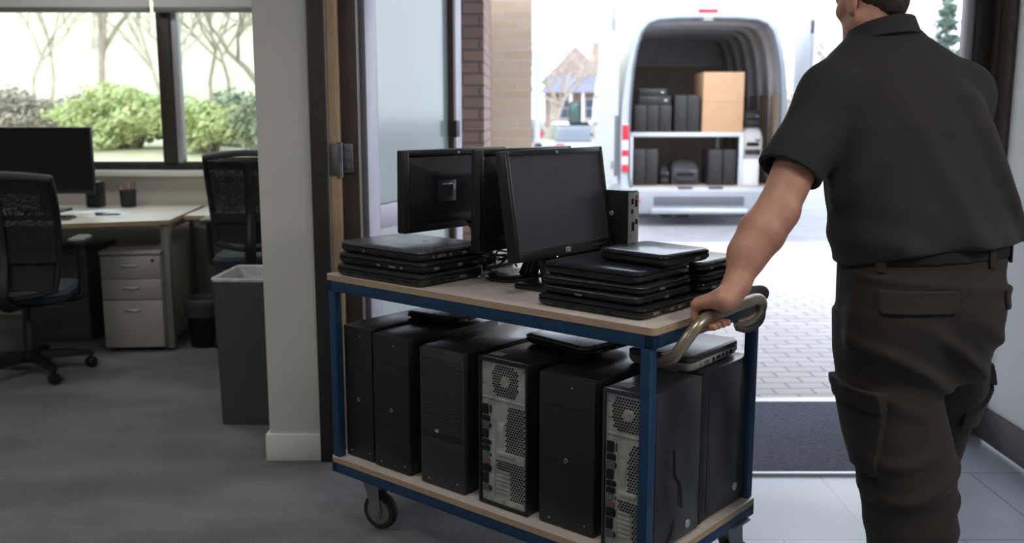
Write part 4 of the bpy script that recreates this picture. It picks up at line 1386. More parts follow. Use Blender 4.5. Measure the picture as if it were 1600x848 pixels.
M_hw = mat('house_wall', 'b5aa9f', 0.9, var=0.1, vs=1)
M_hbrick = mat('house_brick', 'a08a7d', 0.9, var=0.15, vs=2)
M_slate = mat('slate_roof', '77788a', 0.7, var=0.15, vs=2)
M_hwin = mat('house_window', '4c5566', 0.2, var=0.1, vs=1)
hs = thing('house', 'distant gabled house with a lower slate porch roof across the street', 'house', (7.0, 108.0, -0.4), R(-4))
m = MB()
m.prism([(-3.4, 0), (3.4, 0), (3.4, 7), (-3.4, 7)], 0, 5.2)
m.build('wall', M_hbrick, hs, smooth=False)
m = MB()
m.add([(-3.9, -0.4, 5.0), (3.9, -0.4, 5.0), (0, -0.4, 9.0), (-3.9, 7.4, 5.0), (3.9, 7.4, 5.0), (0, 7.4, 9.0)], [(0, 1, 2), (3, 5, 4), (0, 2, 5, 3), (1, 4, 5, 2), (0, 3, 4, 1)])
m.build('gable_roof', mat('tile_roof', '94817b', 0.8, var=0.12, vs=2), hs, smooth=False)
m = MB()
m.add([(-3.8, -2.6, 3.9), (3.8, -2.6, 3.9), (2.6, 0, 6.2), (-2.6, 0, 6.2), (-3.8, 0, 3.9), (3.8, 0, 3.9)], [(0, 1, 2, 3), (0, 3, 4), (1, 5, 2), (0, 4, 5, 1), (2, 5, 4, 3)])
m.build('porch_roof', M_slate, hs, smooth=False)
for x0, x1 in ((-2.7, -0.6), (1.0, 2.6)):
    wi = MB().box(x0, x1, -0.12, 0.05, 1.0, 3.3).build('window', M_pale, hs, smooth=False)
    MB().box(x0 + 0.15, x1 - 0.15, -0.16, -0.10, 1.15, 2.2).build('pane', M_hwin, wi, smooth=False)
    MB().box(x0 + 0.15, x1 - 0.15, -0.16, -0.10, 2.3, 3.15).build('pane', M_hwin, wi, smooth=False)
MB().box(-0.3, 0.7, -0.15, 0.05, 0, 2.9).build('front_door', M_hwin, hs, smooth=False)
for x in (-3.5, -0.45, 0.85, 3.5):
    MB().box(x - 0.12, x + 0.12, -2.5, -2.26, 0, 3.9).build('porch_post', M_pale, hs, smooth=False)
MB().box(1.8, 2.6, 3, 3.8, 6.0, 9.6).build('chimney', M_hbrick, hs, smooth=False)

M_carw = [mat('white_car_paint', 'd3d6dc', 0.25, 0.0, coat=0.6, var=0.02), mat('silver_car_paint', 'a9aeb8', 0.28, 0.4, coat=0.6, var=0.02), mat('dark_car_paint', '4b505c', 0.25, 0.2, coat=0.6, var=0.02)]
M_carg = mat('car_glass', '59636e', 0.1, var=0.05, vs=3)
M_tail = mat('tail_lamp_red', 'd0283c', 0.3, var=0.05, vs=10)
def car(label, loc, rz, pm):
    c = thing('parked_car', label, 'car', loc, rz, 'cars parked across the street')
    # tail towards -y
    prof = [(-2.1, 0.35), (-2.15, 0.62), (-2.08, 0.92), (-1.75, 0.98), (1.0, 0.95), (2.0, 0.78), (2.12, 0.5), (2.05, 0.30)]
    def loft(q, prof, hw, shrink):
        n = len(prof)
        V = []
        for s in (-1, -0.8, 0.8, 1):
            for y, z in prof:
                k = 1 if abs(s) < 0.9 else shrink
                V.append((s * hw, y * k, 0.62 + (z - 0.62) * k))
        F = [tuple(range(n)), tuple(range(4 * n - 1, 3 * n - 1, -1))]
        for j in range(3):
            for i in range(n):
                F.append((j * n + i, (j + 1) * n + i, (j + 1) * n + (i + 1) % n, j * n + (i + 1) % n))
        q.add(V, F)
    m = MB()
    loft(m, prof, 0.88, 0.96)
    m.build('body', pm, c, angle=50)
    m = MB()
    rings = [(0.95, 1.68, 3.0, 0.25, 0, -0.55), (1.2, 1.50, 2.3, 0.3, 0, -0.60), (1.40, 1.28, 1.55, 0.3, 0, -0.62)]
    m.rr(rings, 5)
    m.build('glasshouse', M_carg, c)
    m = MB()
    m.rr([(1.385, 1.34, 1.65, 0.3, 0, -0.62), (1.43, 1.25, 1.5, 0.3, 0, -0.62), (1.45, 1.0, 1.2, 0.3, 0, -0.62)], 5)
    m.build('roof', pm, c)
    for s in (-1, 1):
        m = MB().box(s * 0.72 - 0.12, s * 0.72 + 0.12, -2.17, -2.08, 0.66, 0.90, 0.02)
        m.build('tail_lamp', M_tail, c)
        for y in (-1.3, 1.3):
            m = MB()
            m.M = TR(s * 0.80, y, 0.31) @ RY(PI / 2)
            m.lathe([(0.12, -0.1), (0.31, -0.09), (0.31, 0.09), (0.12, 0.1)], 18)
            m.build('wheel', M_rubber, c)
    MB().box(-0.26, 0.26, -2.17, -2.12, 0.62, 0.73).build('number_plate', M_pale, c, smooth=False)
    return c
car('white car parked across the street just past the buff brick wall, red tail lamps showing', (1.75, 27.5, -0.31), R(6), M_carw[0])
car('silver car parked farther across the street beside the van mirror', (3.0, 34.0, -0.35), R(14), M_carw[1])
car('dark car parked across the street partly hidden by the lamp post', (0.75, 46.0, -0.35), R(-3), M_carw[2])
GB2 = 'bare winter trees along the street'
for i, (x, y, H, sd, mm, lab, st) in enumerate((
    (2.6, 62.0, 9.0, 21, M_barkp, 'pale bare street tree in front of the distant house', 2),
    (9.5, 80.0, 12.0, 22, M_barkp, 'bare street tree behind the van roof', 3),
    (15.5, 70.0, 11.0, 23, M_barkp, 'bare street tree above the middle of the van', 3),
    (20.0, 60.0, 10.5, 24, M_barkp, 'bare street tree above the open van door', 3),
    (18.8, 46.0, 8.0, 25, M_bark, 'bare dark trunk to one side of the man, beyond the door post', 1))):
    bare_tree(lab, (x, y), -0.35, H, sd, mm, 0.5, 5, 0.16, 0.0, GB2, 0.26, st)
cf = thing('conifer_tree', 'misty green conifer seen past the shoulder of the man', 'tree', (22.0, 50.0, -0.35))
q = MB()
rnd = random.Random(77)
for k in range(9):
    z = 1.6 + k * 0.75
    leaf_cloud(q, rnd, 260, (0, 0, z), (1.75 - 0.17 * k, 1.6 - 0.16 * k, 0.5), 0.16, 0.2)
q.build('foliage', M_conif, cf, smooth=False)
MB().tube([(0, 0, 0), (0, 0, 4), (0, 0, 8)], [0.16, 0.11, 0.03], 8).build('trunk', M_bark, cf)
hd = thing('hedge', 'low straw coloured hedge beyond the open van door', 'hedge', (15.4, 47.0, -0.35))
q = MB()
leaf_cloud(q, rnd, 3000, (0, 0, 1.9), (2.6, 1.0, 1.9), 0.16, 0.6)
q.build('foliage', mat('straw_leaves', 'b8a27e', 0.9, var=0.2, vs=1.5), hd, smooth=False)
hd2 = thing('hedge', 'low bluish green hedge behind the man beside the conifer', 'hedge', (28.0, 46.0, -0.35))
q = MB()
leaf_cloud(q, rnd, 3000, (0, 0, 1.6), (4.0, 1.0, 1.9), 0.18, 0.6)
q.build('foliage', M_conif, hd2, smooth=False)

# ------------------------------------------------------------------ the van and its load
M_van = mat('white_van_paint', 'adb4c0', 0.35, 0.0, var=0.02, vs=1, coat=0.5)
M_vanin = mat('bare_van_lining', 'b3b1b6', 0.6, 0.1, var=0.10, vs=4)
M_vanply = mat('plywood_lining', '9c8a7c', 0.75, var=0.12, vs=4)
M_vanfloor = mat('van_floor_ply', 'b3a6a0', 0.6, var=0.12, vs=6)
M_bump = mat('grey_bumper_plastic', '8d929e', 0.55, var=0.05, vs=8)
M_bumpd = mat('dark_bumper_grille', '565b66', 0.6, var=0.1, vs=20)
M_card = mat('brown_cardboard', 'bd9878', 0.85, var=0.06, vs=5)
M_tape = mat('parcel_tape', 'ab7f55', 0.35, var=0.05, vs=10)
M_shelf = mat('white_shelf_steel', 'c3c9d4', 0.45, 0.2, var=0.04, vs=8)
M_glassd = mat('mirror_green_glass', '55706f', 0.12, 0.2, var=0.1, vs=6)

VX, VY = 2.38, 12.0
van = thing('delivery_van', 'white delivery van parked with its rear doors open, loaded with computers', 'van', (VX, VY, 0))
half = [(1.03, 0.40), (1.045, 0.75), (1.05, 1.15), (1.03, 1.55), (0.985, 1.95), (0.93, 2.22), (0.87, 2.42), (0.79, 2.53), (0.66, 2.585), (0.40, 2.612), (0.0, 2.62)]
outer = [(-x, z) for x, z in half] + [(x, z) for x, z in half[::-1][1:]]
halfi = [(0.90, 0.47), (0.925, 0.60), (0.935, 1.15), (0.925, 1.55), (0.895, 1.95), (0.855, 2.18), (0.80, 2.36), (0.72, 2.46), (0.60, 2.505), (0.36, 2.522), (0.0, 2.527)]
inner = [(-x, z) for x, z in halfi] + [(x, z) for x, z in halfi[::-1][1:]]
n = len(outer)
m = MB()
# outer skin: rear rounded edge, flank, cab
rings = []
for y, k, zc in ((0.0, 0.985, 0), (0.02, 0.995, 0), (0.06, 1.0, 0), (4.2, 1.0, 0)):
    rings.append([(x * k, y, 0.4 + (z - 0.4) * (1 - (1 - k) * 0.6)) for x, z in outer])
for y, zt, kw in ((4.45, 2.50, 0.985), (4.95, 1.95, 0.96), (5.25, 1.30, 0.94), (5.75, 1.05, 0.88), (5.95, 0.75, 0.80)):
    rings.append([(x * kw, y, 0.4 + (z - 0.4) * (zt - 0.4) / 2.22) for x, z in outer])
vs = [p for r_ in rings for p in r_]
fs = []
for j in range(len(rings) - 1):
    for i in range(n - 1):
        fs.append((j * n + i, j * n + i + 1, (j + 1) * n + i + 1, (j + 1) * n + i))
fs.append(tuple((len(rings) - 1) * n + i for i in range(n)))
for j in range(len(rings) - 1):
    fs.append((j * n, (j + 1) * n, (j + 1) * n + n - 1, j * n + n - 1))
m.add(vs, fs)
# door aperture
vs = [(x * 0.985, 0.0, 0.4 + (z - 0.4) * 0.991) for x, z in outer] + [(x, 0.0, z) for x, z in inner] + [(x, 0.07, z) for x, z in inner]
fs = [(i, n + i, n + i + 1, i + 1) for i in range(n - 1)] + [(n + i, 2 * n + i, 2 * n + i + 1, n + i + 1) for i in range(n - 1)]
m.add(vs, fs)
m.box(-1.0, 1.0, -0.03, 0.10, 0.395, 0.47, 0.012)
m.build('body', M_van, van, angle=40)
m = MB()
vs = [(x * 1.0, 0.065, z) for x, z in inner] + [(x * 1.06, 0.10, 0.47 + (z - 0.47) * 1.012) for x, z in inner] + [(x * 1.06, 3.3, 0.47 + (z - 0.47) * 1.012) for x, z in inner]
fs = [(j * n + i, (j + 1) * n + i, (j + 1) * n + i + 1, j * n + i + 1) for j in range(2) for i in range(n - 1)]
fs.append(tuple(2 * n + i for i in range(n)))
m.add(vs, fs)
m.build('load_space_lining', M_vanin, van, angle=50)
MB().box(-0.96, 0.96, 0.02, 3.3, 0.44, 0.482).build('load_floor', M_vanfloor, van, smooth=False)
for y in (0.55, 1.1, 1.65, 2.2, 2.75):
    q = MB()
    pts = [Vector((x * 1.035, y, 0.47 + (z - 0.47) * 1.0)) for x, z in inner]
    for i in range(1, n - 2):
        q.bar(pts[i], pts[i + 1], 0.07, 0.045, (0, 1, 0))
    q.build('rib', M_vanin, van, smooth=False)
for s in (-1, 1):
    q = MB()
    q.box(s * 0.945 - 0.008, s * 0.945 + 0.008, 0.16, 3.25, 0.50, 1.62)
    q.build('side_panel', M_vanply, van, smooth=False)
MB().box(-0.95, 0.95, 3.24, 3.28, 0.48, 2.1).build('bulkhead_panel', M_vanply, van, smooth=False)
# gasket round the aperture
q = MB()
q.tube([(x * 0.995, -0.012, z) for x, z in inner], 0.014, 6)
q.build('door_seal', mat('blue_grey_seal', '59636f', 0.6, var=0.1, vs=10), van)
# bumper with step
b = MB()
b.box(-1.02, 1.02, -0.10, 0.10, 0.15, 0.405, 0.03)
bo = b.build('rear_bumper', M_bump, van)
MB().box(-0.62, 0.50, -0.115, -0.09, 0.26, 0.37, 0.006).build('tread_panel', M_bumpd, bo)
MB().box(-0.66, 0.54, -0.15, -0.09, 0.155, 0.225, 0.015).build('step', mat('bright_step_metal', 'b4bac6', 0.35, 0.6, var=0.05, vs=8), bo)
for s in (-1, 1):
    MB().box(s * 0.84 - 0.05, s * 0.84 + 0.05, -0.112, -0.09, 0.29, 0.35, 0.004).build('reflector', M_tail, bo)
q = MB()
q.tube([(-0.35, -0.02, 0.12), (-0.35, 0.5, 0.12)], 0.04, 12)
q.box(-0.5, -0.12, 0.15, 0.7, 0.08, 0.2, 0.03)
q.build('exhaust', M_frame, van)
for s in (-1, 1):
    x = s * 0.975
    q = MB().box(x - 0.038, x + 0.038, -0.02, 0.03, 0.66, 1.26, 0.012)
    lamp = q.build('tail_lamp', mat('clear_lamp', 'dcdce2', 0.2, var=0.03, vs=9), van)
    for z0, z1 in ((1.06, 1.25), (0.86, 0.94), (0.665, 0.76)):
        MB().box(x - 0.0385, x + 0.0385, -0.028, 0.0, z0, z1, 0.006).build('red_lens', M_tail, lamp)
    for y in (1.25, 4.7):
        q = MB()
        q.M = TR(s * 0.90, y, 0.34) @ RY(PI / 2)
        q.lathe([(0.14, -0.11), (0.33, -0.10), (0.345, -0.06), (0.345, 0.06), (0.33, 0.10), (0.14, 0.11)], 24)
        wq = q.build('wheel', M_rubber, van)
        q = MB()
        q.M = TR(s * 0.90, y, 0.34) @ RY(PI / 2)
        q.lathe([(0.0, -0.115), (0.19, -0.112), (0.2, -0.10), (0.2, 0.10), (0.19, 0.112), (0.0, 0.115)], 20, False, False)
        q.build('hubcap', M_zinc, wq)
q = MB().box(-0.12, 0.12, -0.02, 0.04, 2.595, 2.64, 0.012)
q.build('high_brake_lamp', M_tail, van)
q = MB().box(-0.06, 0.06, -0.02, 0.02, 2.50, 2.55, 0.01)
q.build('upper_latch', M_pale, van)
for x in (-0.14, 0.14):
    MB().box(x - 0.045, x + 0.045, -0.022, 0.0, 2.50, 2.53, 0.006).build('latch_socket', M_frame, van)
for x in (-0.22, 0.16):
    MB().box(x - 0.09, x + 0.09, -0.045, 0.03, 0.462, 0.482, 0.006).build('lower_latch', M_frame, van)
# mirror and handle on the left flank
q = MB()
q.box(-1.33, -1.07, 4.48, 4.60, 1.18, 1.24, 0.02)
mo = q.build('mirror_arm', M_frame, van)
q = MB().box(-1.42, -1.22, 4.44, 4.58, 1.18, 1.58, 0.05)
q.build('mirror_shell', M_frame, mo)
MB().box(-1.40, -1.24, 4.425, 4.45, 1.22, 1.55, 0.02).build('mirror_glass', M_glassd, mo)
MB().box(-1.065, -1.03, 4.1, 4.28, 1.0, 1.06, 0.012).build('door_handle', M_frame, van)
MB().box(-1.058, -1.035, 1.0, 4.0, 1.62, 1.66, 0.006).build('slide_rail', M_bump, van)

def van_door(name, loc, rz, W, inner_side, label_parts=True):
    """lies along local x from its hinge; inner face towards -y"""
    d = bpy.data.objects.new(name, None)
    COL.objects.link(d)
    d.parent = van
    d.location = loc
    d.rotation_euler = (0, 0, rz)
    pts = [(0, 0.50), (W, 0.50), (W, 2.52), (W - 0.05, 2.58), (0.16, 2.56), (0.05, 2.40), (0.0, 2.0)]
    return d, pts
def plate(q, pts, y0, y1):
    k = len(pts)
    V = [(x, y0, z) for x, z in pts] + [(x, y1, z) for x, z in pts]
    q.add(V, [tuple(range(k)), tuple(range(2 * k - 1, k - 1, -1))] + [(i, k + i, k + (i + 1) % k, (i + 1) % k) for i in range(k)])
# right hand door, wide open towards the viewer
W = 0.93
pts = [(0, 0.52), (W, 0.52), (W, 2.50), (W - 0.06, 2.60), (0.18, 2.54), (0.06, 2.36), (0.0, 2.0)]
q = MB()
q.M = TR(1.06, -0.01, 0) @ RZ(R(-93))
plate(q, pts, 0.0, 0.045)
do = q.build('rear_door', M_van, van, smooth=False)
for nm, mm, a in (('window_recess', M_shelf, (0.16, W - 0.14, 1.72, 2.36)), ('trim_board', mat('tan_trim_board', 'b99877', 0.8, var=0.06, vs=4), (0.14, W - 0.12, 0.72, 1.60))):
    q = MB()
    q.M = TR(1.06, -0.01, 0) @ RZ(R(-93))
    q.box(a[0], a[1], -0.006, 0.004, a[2], a[3], 0.003)
    q.build(nm, mm, do)
q = MB()
q.M = TR(1.06, -0.01, 0) @ RZ(R(-93))
q.box(W - 0.09, W - 0.04, -0.02, 0.002, 2.28, 2.42, 0.006)
q.box(W - 0.09, W - 0.04, -0.02, 0.002, 1.58, 1.72, 0.006)
q.each('latch', M_frame, do)
# left hand door, folded back along the flank
q = MB()
q.M = TR(-1.07, 0.0, 0) @ RZ(R(98))
plate(q, pts, 0.0, 0.045)
do = q.build('rear_door', M_van, van, smooth=False)
q = MB()
q.M = TR(-1.07, 0.0, 0) @ RZ(R(98))
q.box(-0.014, 0.004, 0.004, 0.040, 0.62, 1.36, 0.003)
q.build('edge_seal', M_bumpd, do)
q = MB()
q.M = TR(-1.07, 0.0, 0) @ RZ(R(98))
q.box(0.03, 0.09, 0.043, 0.07, 2.38, 2.66, 0.01)
q.box(0.03, 0.09, 0.043, 0.07, 0.7, 0.8, 0.01)
q.each('hinge_arm', M_bump, do)

# shelf and load
sh = thing('van_shelf', 'white steel shelf unit across the load space of the van', 'shelf', (VX - 0.19, VY + 0.17, 0.482))
MB().box(-0.71, 0.71, 0, 1.5, 0.635, 0.668, 0.004).build('shelf_board', M_desk, sh)
MB().box(-0.72, 0.72, -0.012, 0.012, 0.615, 0.668, 0.004).build('front_edge', M_shelf, sh)
for x in (-0.695, 0.695):
    for y in (0.01, 1.46):
        MB().box(x - 0.026, x + 0.026, y - 0.02, y + 0.03, 0, 0.635, 0.004).build('post', M_shelf, sh)
ST = 0.482 + 0.6685
SX = VX - 0.19
SY = VY + 0.17
GV = 'black computers in the back of the van'
M_caser = mat('dusty_black_steel', '35363b', 0.45, var=0.25, vs=8)
def vt(label, x, y, z, w_, d_, h_):
    return tower('computer_tower', label, (x, y, z), 0, w_, d_, h_, 'front', GV, M_caser)
vt('short black computer tower at the end of the van shelf beside the door pillar', SX - 0.65, SY + 0.03, ST, 0.150, 0.40, 0.34)
vt('short black computer tower in the middle of three on the van shelf', SX - 0.495, SY + 0.04, ST, 0.150, 0.40, 0.34)
vt('short black computer tower third from the door pillar on the van shelf', SX - 0.34, SY + 0.03, ST, 0.150, 0.40, 0.34)
vt('black computer tower on the van shelf, one place from the cardboard box', SX - 0.15, SY + 0.04, ST, 0.155, 0.42, 0.46)
vt('black computer tower on the van shelf touching the cardboard box', SX + 0.01, SY + 0.05, ST, 0.155, 0.42, 0.46)
vt('black computer tower under the van shelf against its post by the door pillar', SX - 0.655, SY + 0.05, 0.483, 0.155, 0.42, 0.46)
vt('black computer tower under the van shelf, second from the door pillar', SX - 0.495, SY + 0.06, 0.483, 0.155, 0.42, 0.46)
vt('black computer tower under the van shelf beneath the cardboard box', SX + 0.30, SY + 0.05, 0.483, 0.175, 0.42, 0.45)
vt('black computer tower under the van shelf beside its inner post', SX + 0.485, SY + 0.06, 0.483, 0.165, 0.42, 0.45)
def flat_pc(label, x, y, z, w_, d_, h_, rz=0.0):
    t = thing('desktop_computer', label, 'computer', (x, y, z), rz, GV)
    MB().box(-w_ / 2, w_ / 2, 0.01, d_, 0, h_, 0.004).build('case', M_caser, t)
    MB().box(-w_ / 2, w_ / 2, -0.004, 0.012, 0.002, h_ - 0.001, 0.004).build('front_panel', M_bezel, t)
    MB().box(-w_ * 0.4, w_ * 0.1, -0.006, 0.0, h_ * 0.55, h_ * 0.8, 0.002).build('drive_slot', M_case2, t)
    MB().box(w_ * 0.30, w_ * 0.38, -0.006, 0.0, h_ * 0.4, h_ * 0.6, 0.002).build('badge', M_silver, t)
    return t
flat_pc('flat black desktop computer lying on the three short towers in the van', SX - 0.40, SY + 0.05, ST + 0.341, 0.40, 0.38, 0.11)
flat_pc('flat black desktop computer topmost on the three short towers in the van', SX - 0.42, SY + 0.07, ST + 0.4515, 0.34, 0.36, 0.09)
def printer(label, x, y, z, w_, d_, h_, mm, name='printer', cat='printer', rz=0.0):
    t = thing(name, label, cat, (x, y, z), rz)
    q = MB()
    q.rr([(0, w_ * 0.94, d_ * 0.94, 0.03, 0, d_ / 2), (0.02, w_, d_, 0.04, 0, d_ / 2), (h_ * 0.62, w_, d_, 0.04, 0, d_ / 2), (h_ * 0.85, w_ * 0.92, d_ * 0.85, 0.05, 0, d_ * 0.56), (h_, w_ * 0.7, d_ * 0.6, 0.05, 0, d_ * 0.6)], 5)
    q.build('housing', mm, t)
    MB().box(-w_ * 0.36, w_ * 0.36, -0.03, 0.05, h_ * 0.14, h_ * 0.3, 0.01).build('paper_tray', M_bezel, t)
    MB().box(-w_ * 0.30, w_ * 0.30, -0.008, 0.05, h_ * 0.4, h_ * 0.52, 0.004).build('paper_slot', M_hole, t)
    MB().box(w_ * 0.12, w_ * 0.36, -0.004, 0.03, h_ * 0.55, h_ * 0.62, 0.003).build('control_panel', M_lap2, t)
    return t
printer('dark grey printer in the shade under the middle of the van shelf', SX + 0.02, SY + 0.10, 0.483, 0.36, 0.40, 0.30, M_caser)
printer('small round shouldered dark machine under the van shelf beside the dark printer', SX - 0.245, SY + 0.12, 0.483, 0.14, 0.3, 0.25, M_bezel, 'small_printer')
bx = thing('cardboard_box', 'tall brown cardboard box standing on the van shelf', 'box', (SX + 0.455, SY + 0.03, ST))
MB().box(-0.255, 0.255, 0, 0.60, 0, 0.74, 0.006).build('carton', M_card, bx)
for x0, x1 in ((-0.254, -0.002), (0.002, 0.254)):
    MB().box(x0, x1, 0.002, 0.598, 0.738, 0.744, 0.001).build('flap', M_card, bx, smooth=False)
MB().box(-0.256, 0.256, -0.0012, 0.0, 0.375, 0.380).build('crease', M_tape, bx, smooth=False)
MB().box(-0.03, 0.03, -0.0015, 0.6, 0.7445, 0.7455).build('tape', M_tape, bx, smooth=False)
wbx = thing('white_carton', 'white carton on the van floor beside the shelf', 'box', (VX + 0.64, VY + 0.22, 0.483), R(3))
MB().box(-0.11, 0.11, 0, 0.3, 0, 0.33, 0.005).build('carton', M_paper, wbx)
MB().box(-0.105, 0.105, -0.001, 0.29, 0.329, 0.334, 0.001).build('flap', M_paper, wbx)
printer('grey machine stacked on the white carton beside the van shelf', VX + 0.66, VY + 0.22, 0.483 + 0.335, 0.26, 0.3, 0.40, M_vanin, 'grey_machine', 'machine')
printer('black machine on top of the grey machine beside the van shelf', VX + 0.66, VY + 0.26, 0.483 + 0.736, 0.24, 0.28, 0.22, M_bezel, 'small_printer', 'machine')

# ------------------------------------------------------------------ the man
def length(v): return np.sqrt((v * v).sum(axis=1))
def smin(a, b, k):
    h = np.clip(0.5 + 0.5 * (b - a) / k, 0, 1)
    return b * (1 - h) + a * h - k * h * (1 - h)
def smax(a, b, k): return -smin(-a, -b, k)
def cone(P, a, b, ra, rb):
    a, b = np.array(a, float), np.array(b, float)
    ab = b - a
    t = np.clip(((P - a) @ ab) / (ab @ ab), 0, 1)
    return length(P - a - t[:, None] * ab) - (ra + (rb - ra) * t)
def chain(P, pts, k):
    """smooth limb through (x, y, z, r) joints"""
    d = None
    for p, q in zip(pts[:-1], pts[1:]):
        e = cone(P, p[:3], q[:3], p[3], q[3])
        d = e if d is None else smin(d, e, k)
    return d
def ellipsoid(P, c, r):
    q = (P - np.array(c)) / np.array(r)
    l = length(q)
    return (l - 1) * min(r) * 0.6 + (l - 1) * 0.4 * max(r) * 0.5
def sections(P, tab, grow=0.0, ex=2.4, floor=True):
    """stack of rounded sections: rows (z, cx, cy, half width, half depth, yaw in degrees)"""
    T_ = np.array(sorted(tab))
    z = P[:, 2]
    cx, cy, a, b, th = (np.interp(z, T_[:, 0], T_[:, i]) for i in range(1, 6))
    a, b = a + grow, b + grow
    th = np.radians(th)
    x, y = P[:, 0] - cx, P[:, 1] - cy
    u = np.abs(x * np.cos(th) + y * np.sin(th)) / a
    v = np.abs(-x * np.sin(th) + y * np.cos(th)) / b
    d = ((u ** ex + v ** ex) ** (1 / ex) - 1) * np.minimum(a, b) * 0.9
    return np.maximum(d, np.maximum(T_[0, 0] - z - grow, z - T_[-1, 0] - grow))

def surface(name, fn, lo, hi, cell, m, parent, relax=1):
    """mesh of the zero level of fn, sampled only in the blocks that hold it"""
    lo = np.array(lo, float)
    K = 8
    nb = np.ceil((np.array(hi) - lo) / (cell * K)).astype(int)
    g = np.stack(np.meshgrid(*[np.arange(k) for k in nb], indexing='ij'), -1).reshape(-1, 3)
    cen = lo + (g + 0.5) * K * cell
    d = fn(cen)
    g = g[np.abs(d) < K * cell * 1.35]
    o = np.stack(np.meshgrid(*[np.arange(K + 1)] * 3, indexing='ij'), -1).reshape(-1, 3)
    cells, V = [], []
    corner = np.array([[i, j, k] for i in (0, 1) for j in (0, 1) for k in (0, 1)])
    edges = [(p, q) for p in range(8) for q in range(p + 1, 8) if np.abs(corner[p] - corner[q]).sum() == 1]
    sign = {}
    allc, allv, alls = [], [], []
    for i0 in range(0, len(g), 400):
        gg = g[i0:i0 + 400]
        idx = gg[:, None, :] * K + o[None]
        D = fn((lo + idx.reshape(-1, 3) * cell)).reshape(len(gg), K + 1, K + 1, K + 1)
        C = np.stack([D[:, a:a + K, b:b + K, c:c + K] for a, b, c in corner], -1)
        ins = C < 0
        mixed = ins.any(-1) & ~ins.all(-1)
        w_ = np.argwhere(mixed)
        if not len(w_): continue
        Cv = C[mixed]
        s = np.zeros((len(Cv), 3))
        cnt = np.zeros(len(Cv))
        for p, q in edges:
            dp, dq = Cv[:, p], Cv[:, q]
            x = (dp < 0) != (dq < 0)
            t = np.where(x, dp / np.where(x, dp - dq, 1), 0)
            s += np.where(x[:, None], corner[p] + t[:, None] * (corner[q] - corner[p]), 0)
            cnt += x
        base = gg[w_[:, 0]] * K + w_[:, 1:]
        allc.append(base)
        allv.append(lo + (base + s / cnt[:, None]) * cell)
        alls.append(Cv < 0)
    base = np.concatenate(allc)
    V = np.concatenate(allv)
    ins = np.concatenate(alls)
    big = (nb * K + 2)
    def key(c): return (c[:, 0] * big[1] + c[:, 1]) * big[2] + c[:, 2]
    kk = key(base)
    order = np.argsort(kk)
    ks = kk[order]
    def find(c):
        q = key(c)
        i = np.clip(np.searchsorted(ks, q), 0, len(ks) - 1)
        return np.where(ks[i] == q, order[i], -1)
    quads = []
    far = 7                                     # corner (1,1,1)
    for ax in range(3):
        e = np.zeros(3, int); e[ax] = 1
        near = far - (4, 2, 1)[ax]              # the edge along ax that ends in corner (1,1,1)
        x = ins[:, near] != ins[:, far]
        b1, b2 = [np.eye(3, dtype=int)[i] for i in ((1, 2), (2, 0), (0, 1))[ax]]
        c = base[x]
        q = np.stack([np.nonzero(x)[0], find(c + b1), find(c + b1 + b2), find(c + b2)], 1)
        ok = (q >= 0).all(1)
        flip = ins[x][:, near]
        q = np.where(flip[:, None], q, q[:, ::-1])[ok]
        quads.append(q)
    F = np.concatenate(quads)
    for _ in range(relax):
        S_ = np.zeros_like(V); n_ = np.zeros(len(V))
        for a, b in ((0, 1), (1, 2), (2, 3), (3, 0)):
            np.add.at(S_, F[:, a], V[F[:, b]]); np.add.at(n_, F[:, a], 1)
        V = np.where(n_[:, None] > 0, 0.5 * V + 0.5 * S_ / np.maximum(n_, 1)[:, None], V)
    me = bpy.data.meshes.new(name)
    me.from_pydata(V.tolist(), [], F.tolist())
    me.materials.append(m)
    me.polygons.foreach_set('use_smooth', [True] * len(me.polygons))
    me.update()
    ob = bpy.data.objects.new(name, me)
    COL.objects.link(ob)
    ob.parent = parent
    return ob

M_skin = mat('skin', 'b88b77', 0.5, var=0.10, vs=9, c2='a57461', bump=0.12, bs=160, spec=0.4)
M_hair = mat('short_dark_hair', '2b211c', 0.75, var=0.35, vs=90, bump=0.6, bs=300, stretch=(1, 1, 0.35))
M_shirt = mat('charcoal_polo_cotton', '252322', 0.85, var=0.10, vs=5, bump=0.10, bs=500, spec=0.3, sheen=0.05)
M_trou = mat('black_work_twill', '26221f', 0.85, var=0.14, vs=6, bump=0.12, bs=420, spec=0.3, sheen=0.04)
M_belt = mat('black_leather', '121110', 0.7, var=0.15, vs=20, spec=0.25)
M_boot = mat('black_boot_leather', '1f1d1c', 0.5, var=0.15, vs=14)

H0 = np.array(T(-0.070, 0.165, 0.899))
f_, s_, u_ = np.array(EU), np.array(EV), np.array((0, 0, 1.0))
def hand(f, s, u, r): return tuple(H0 + f * f_ + s * s_ + u * u_) + (r,)

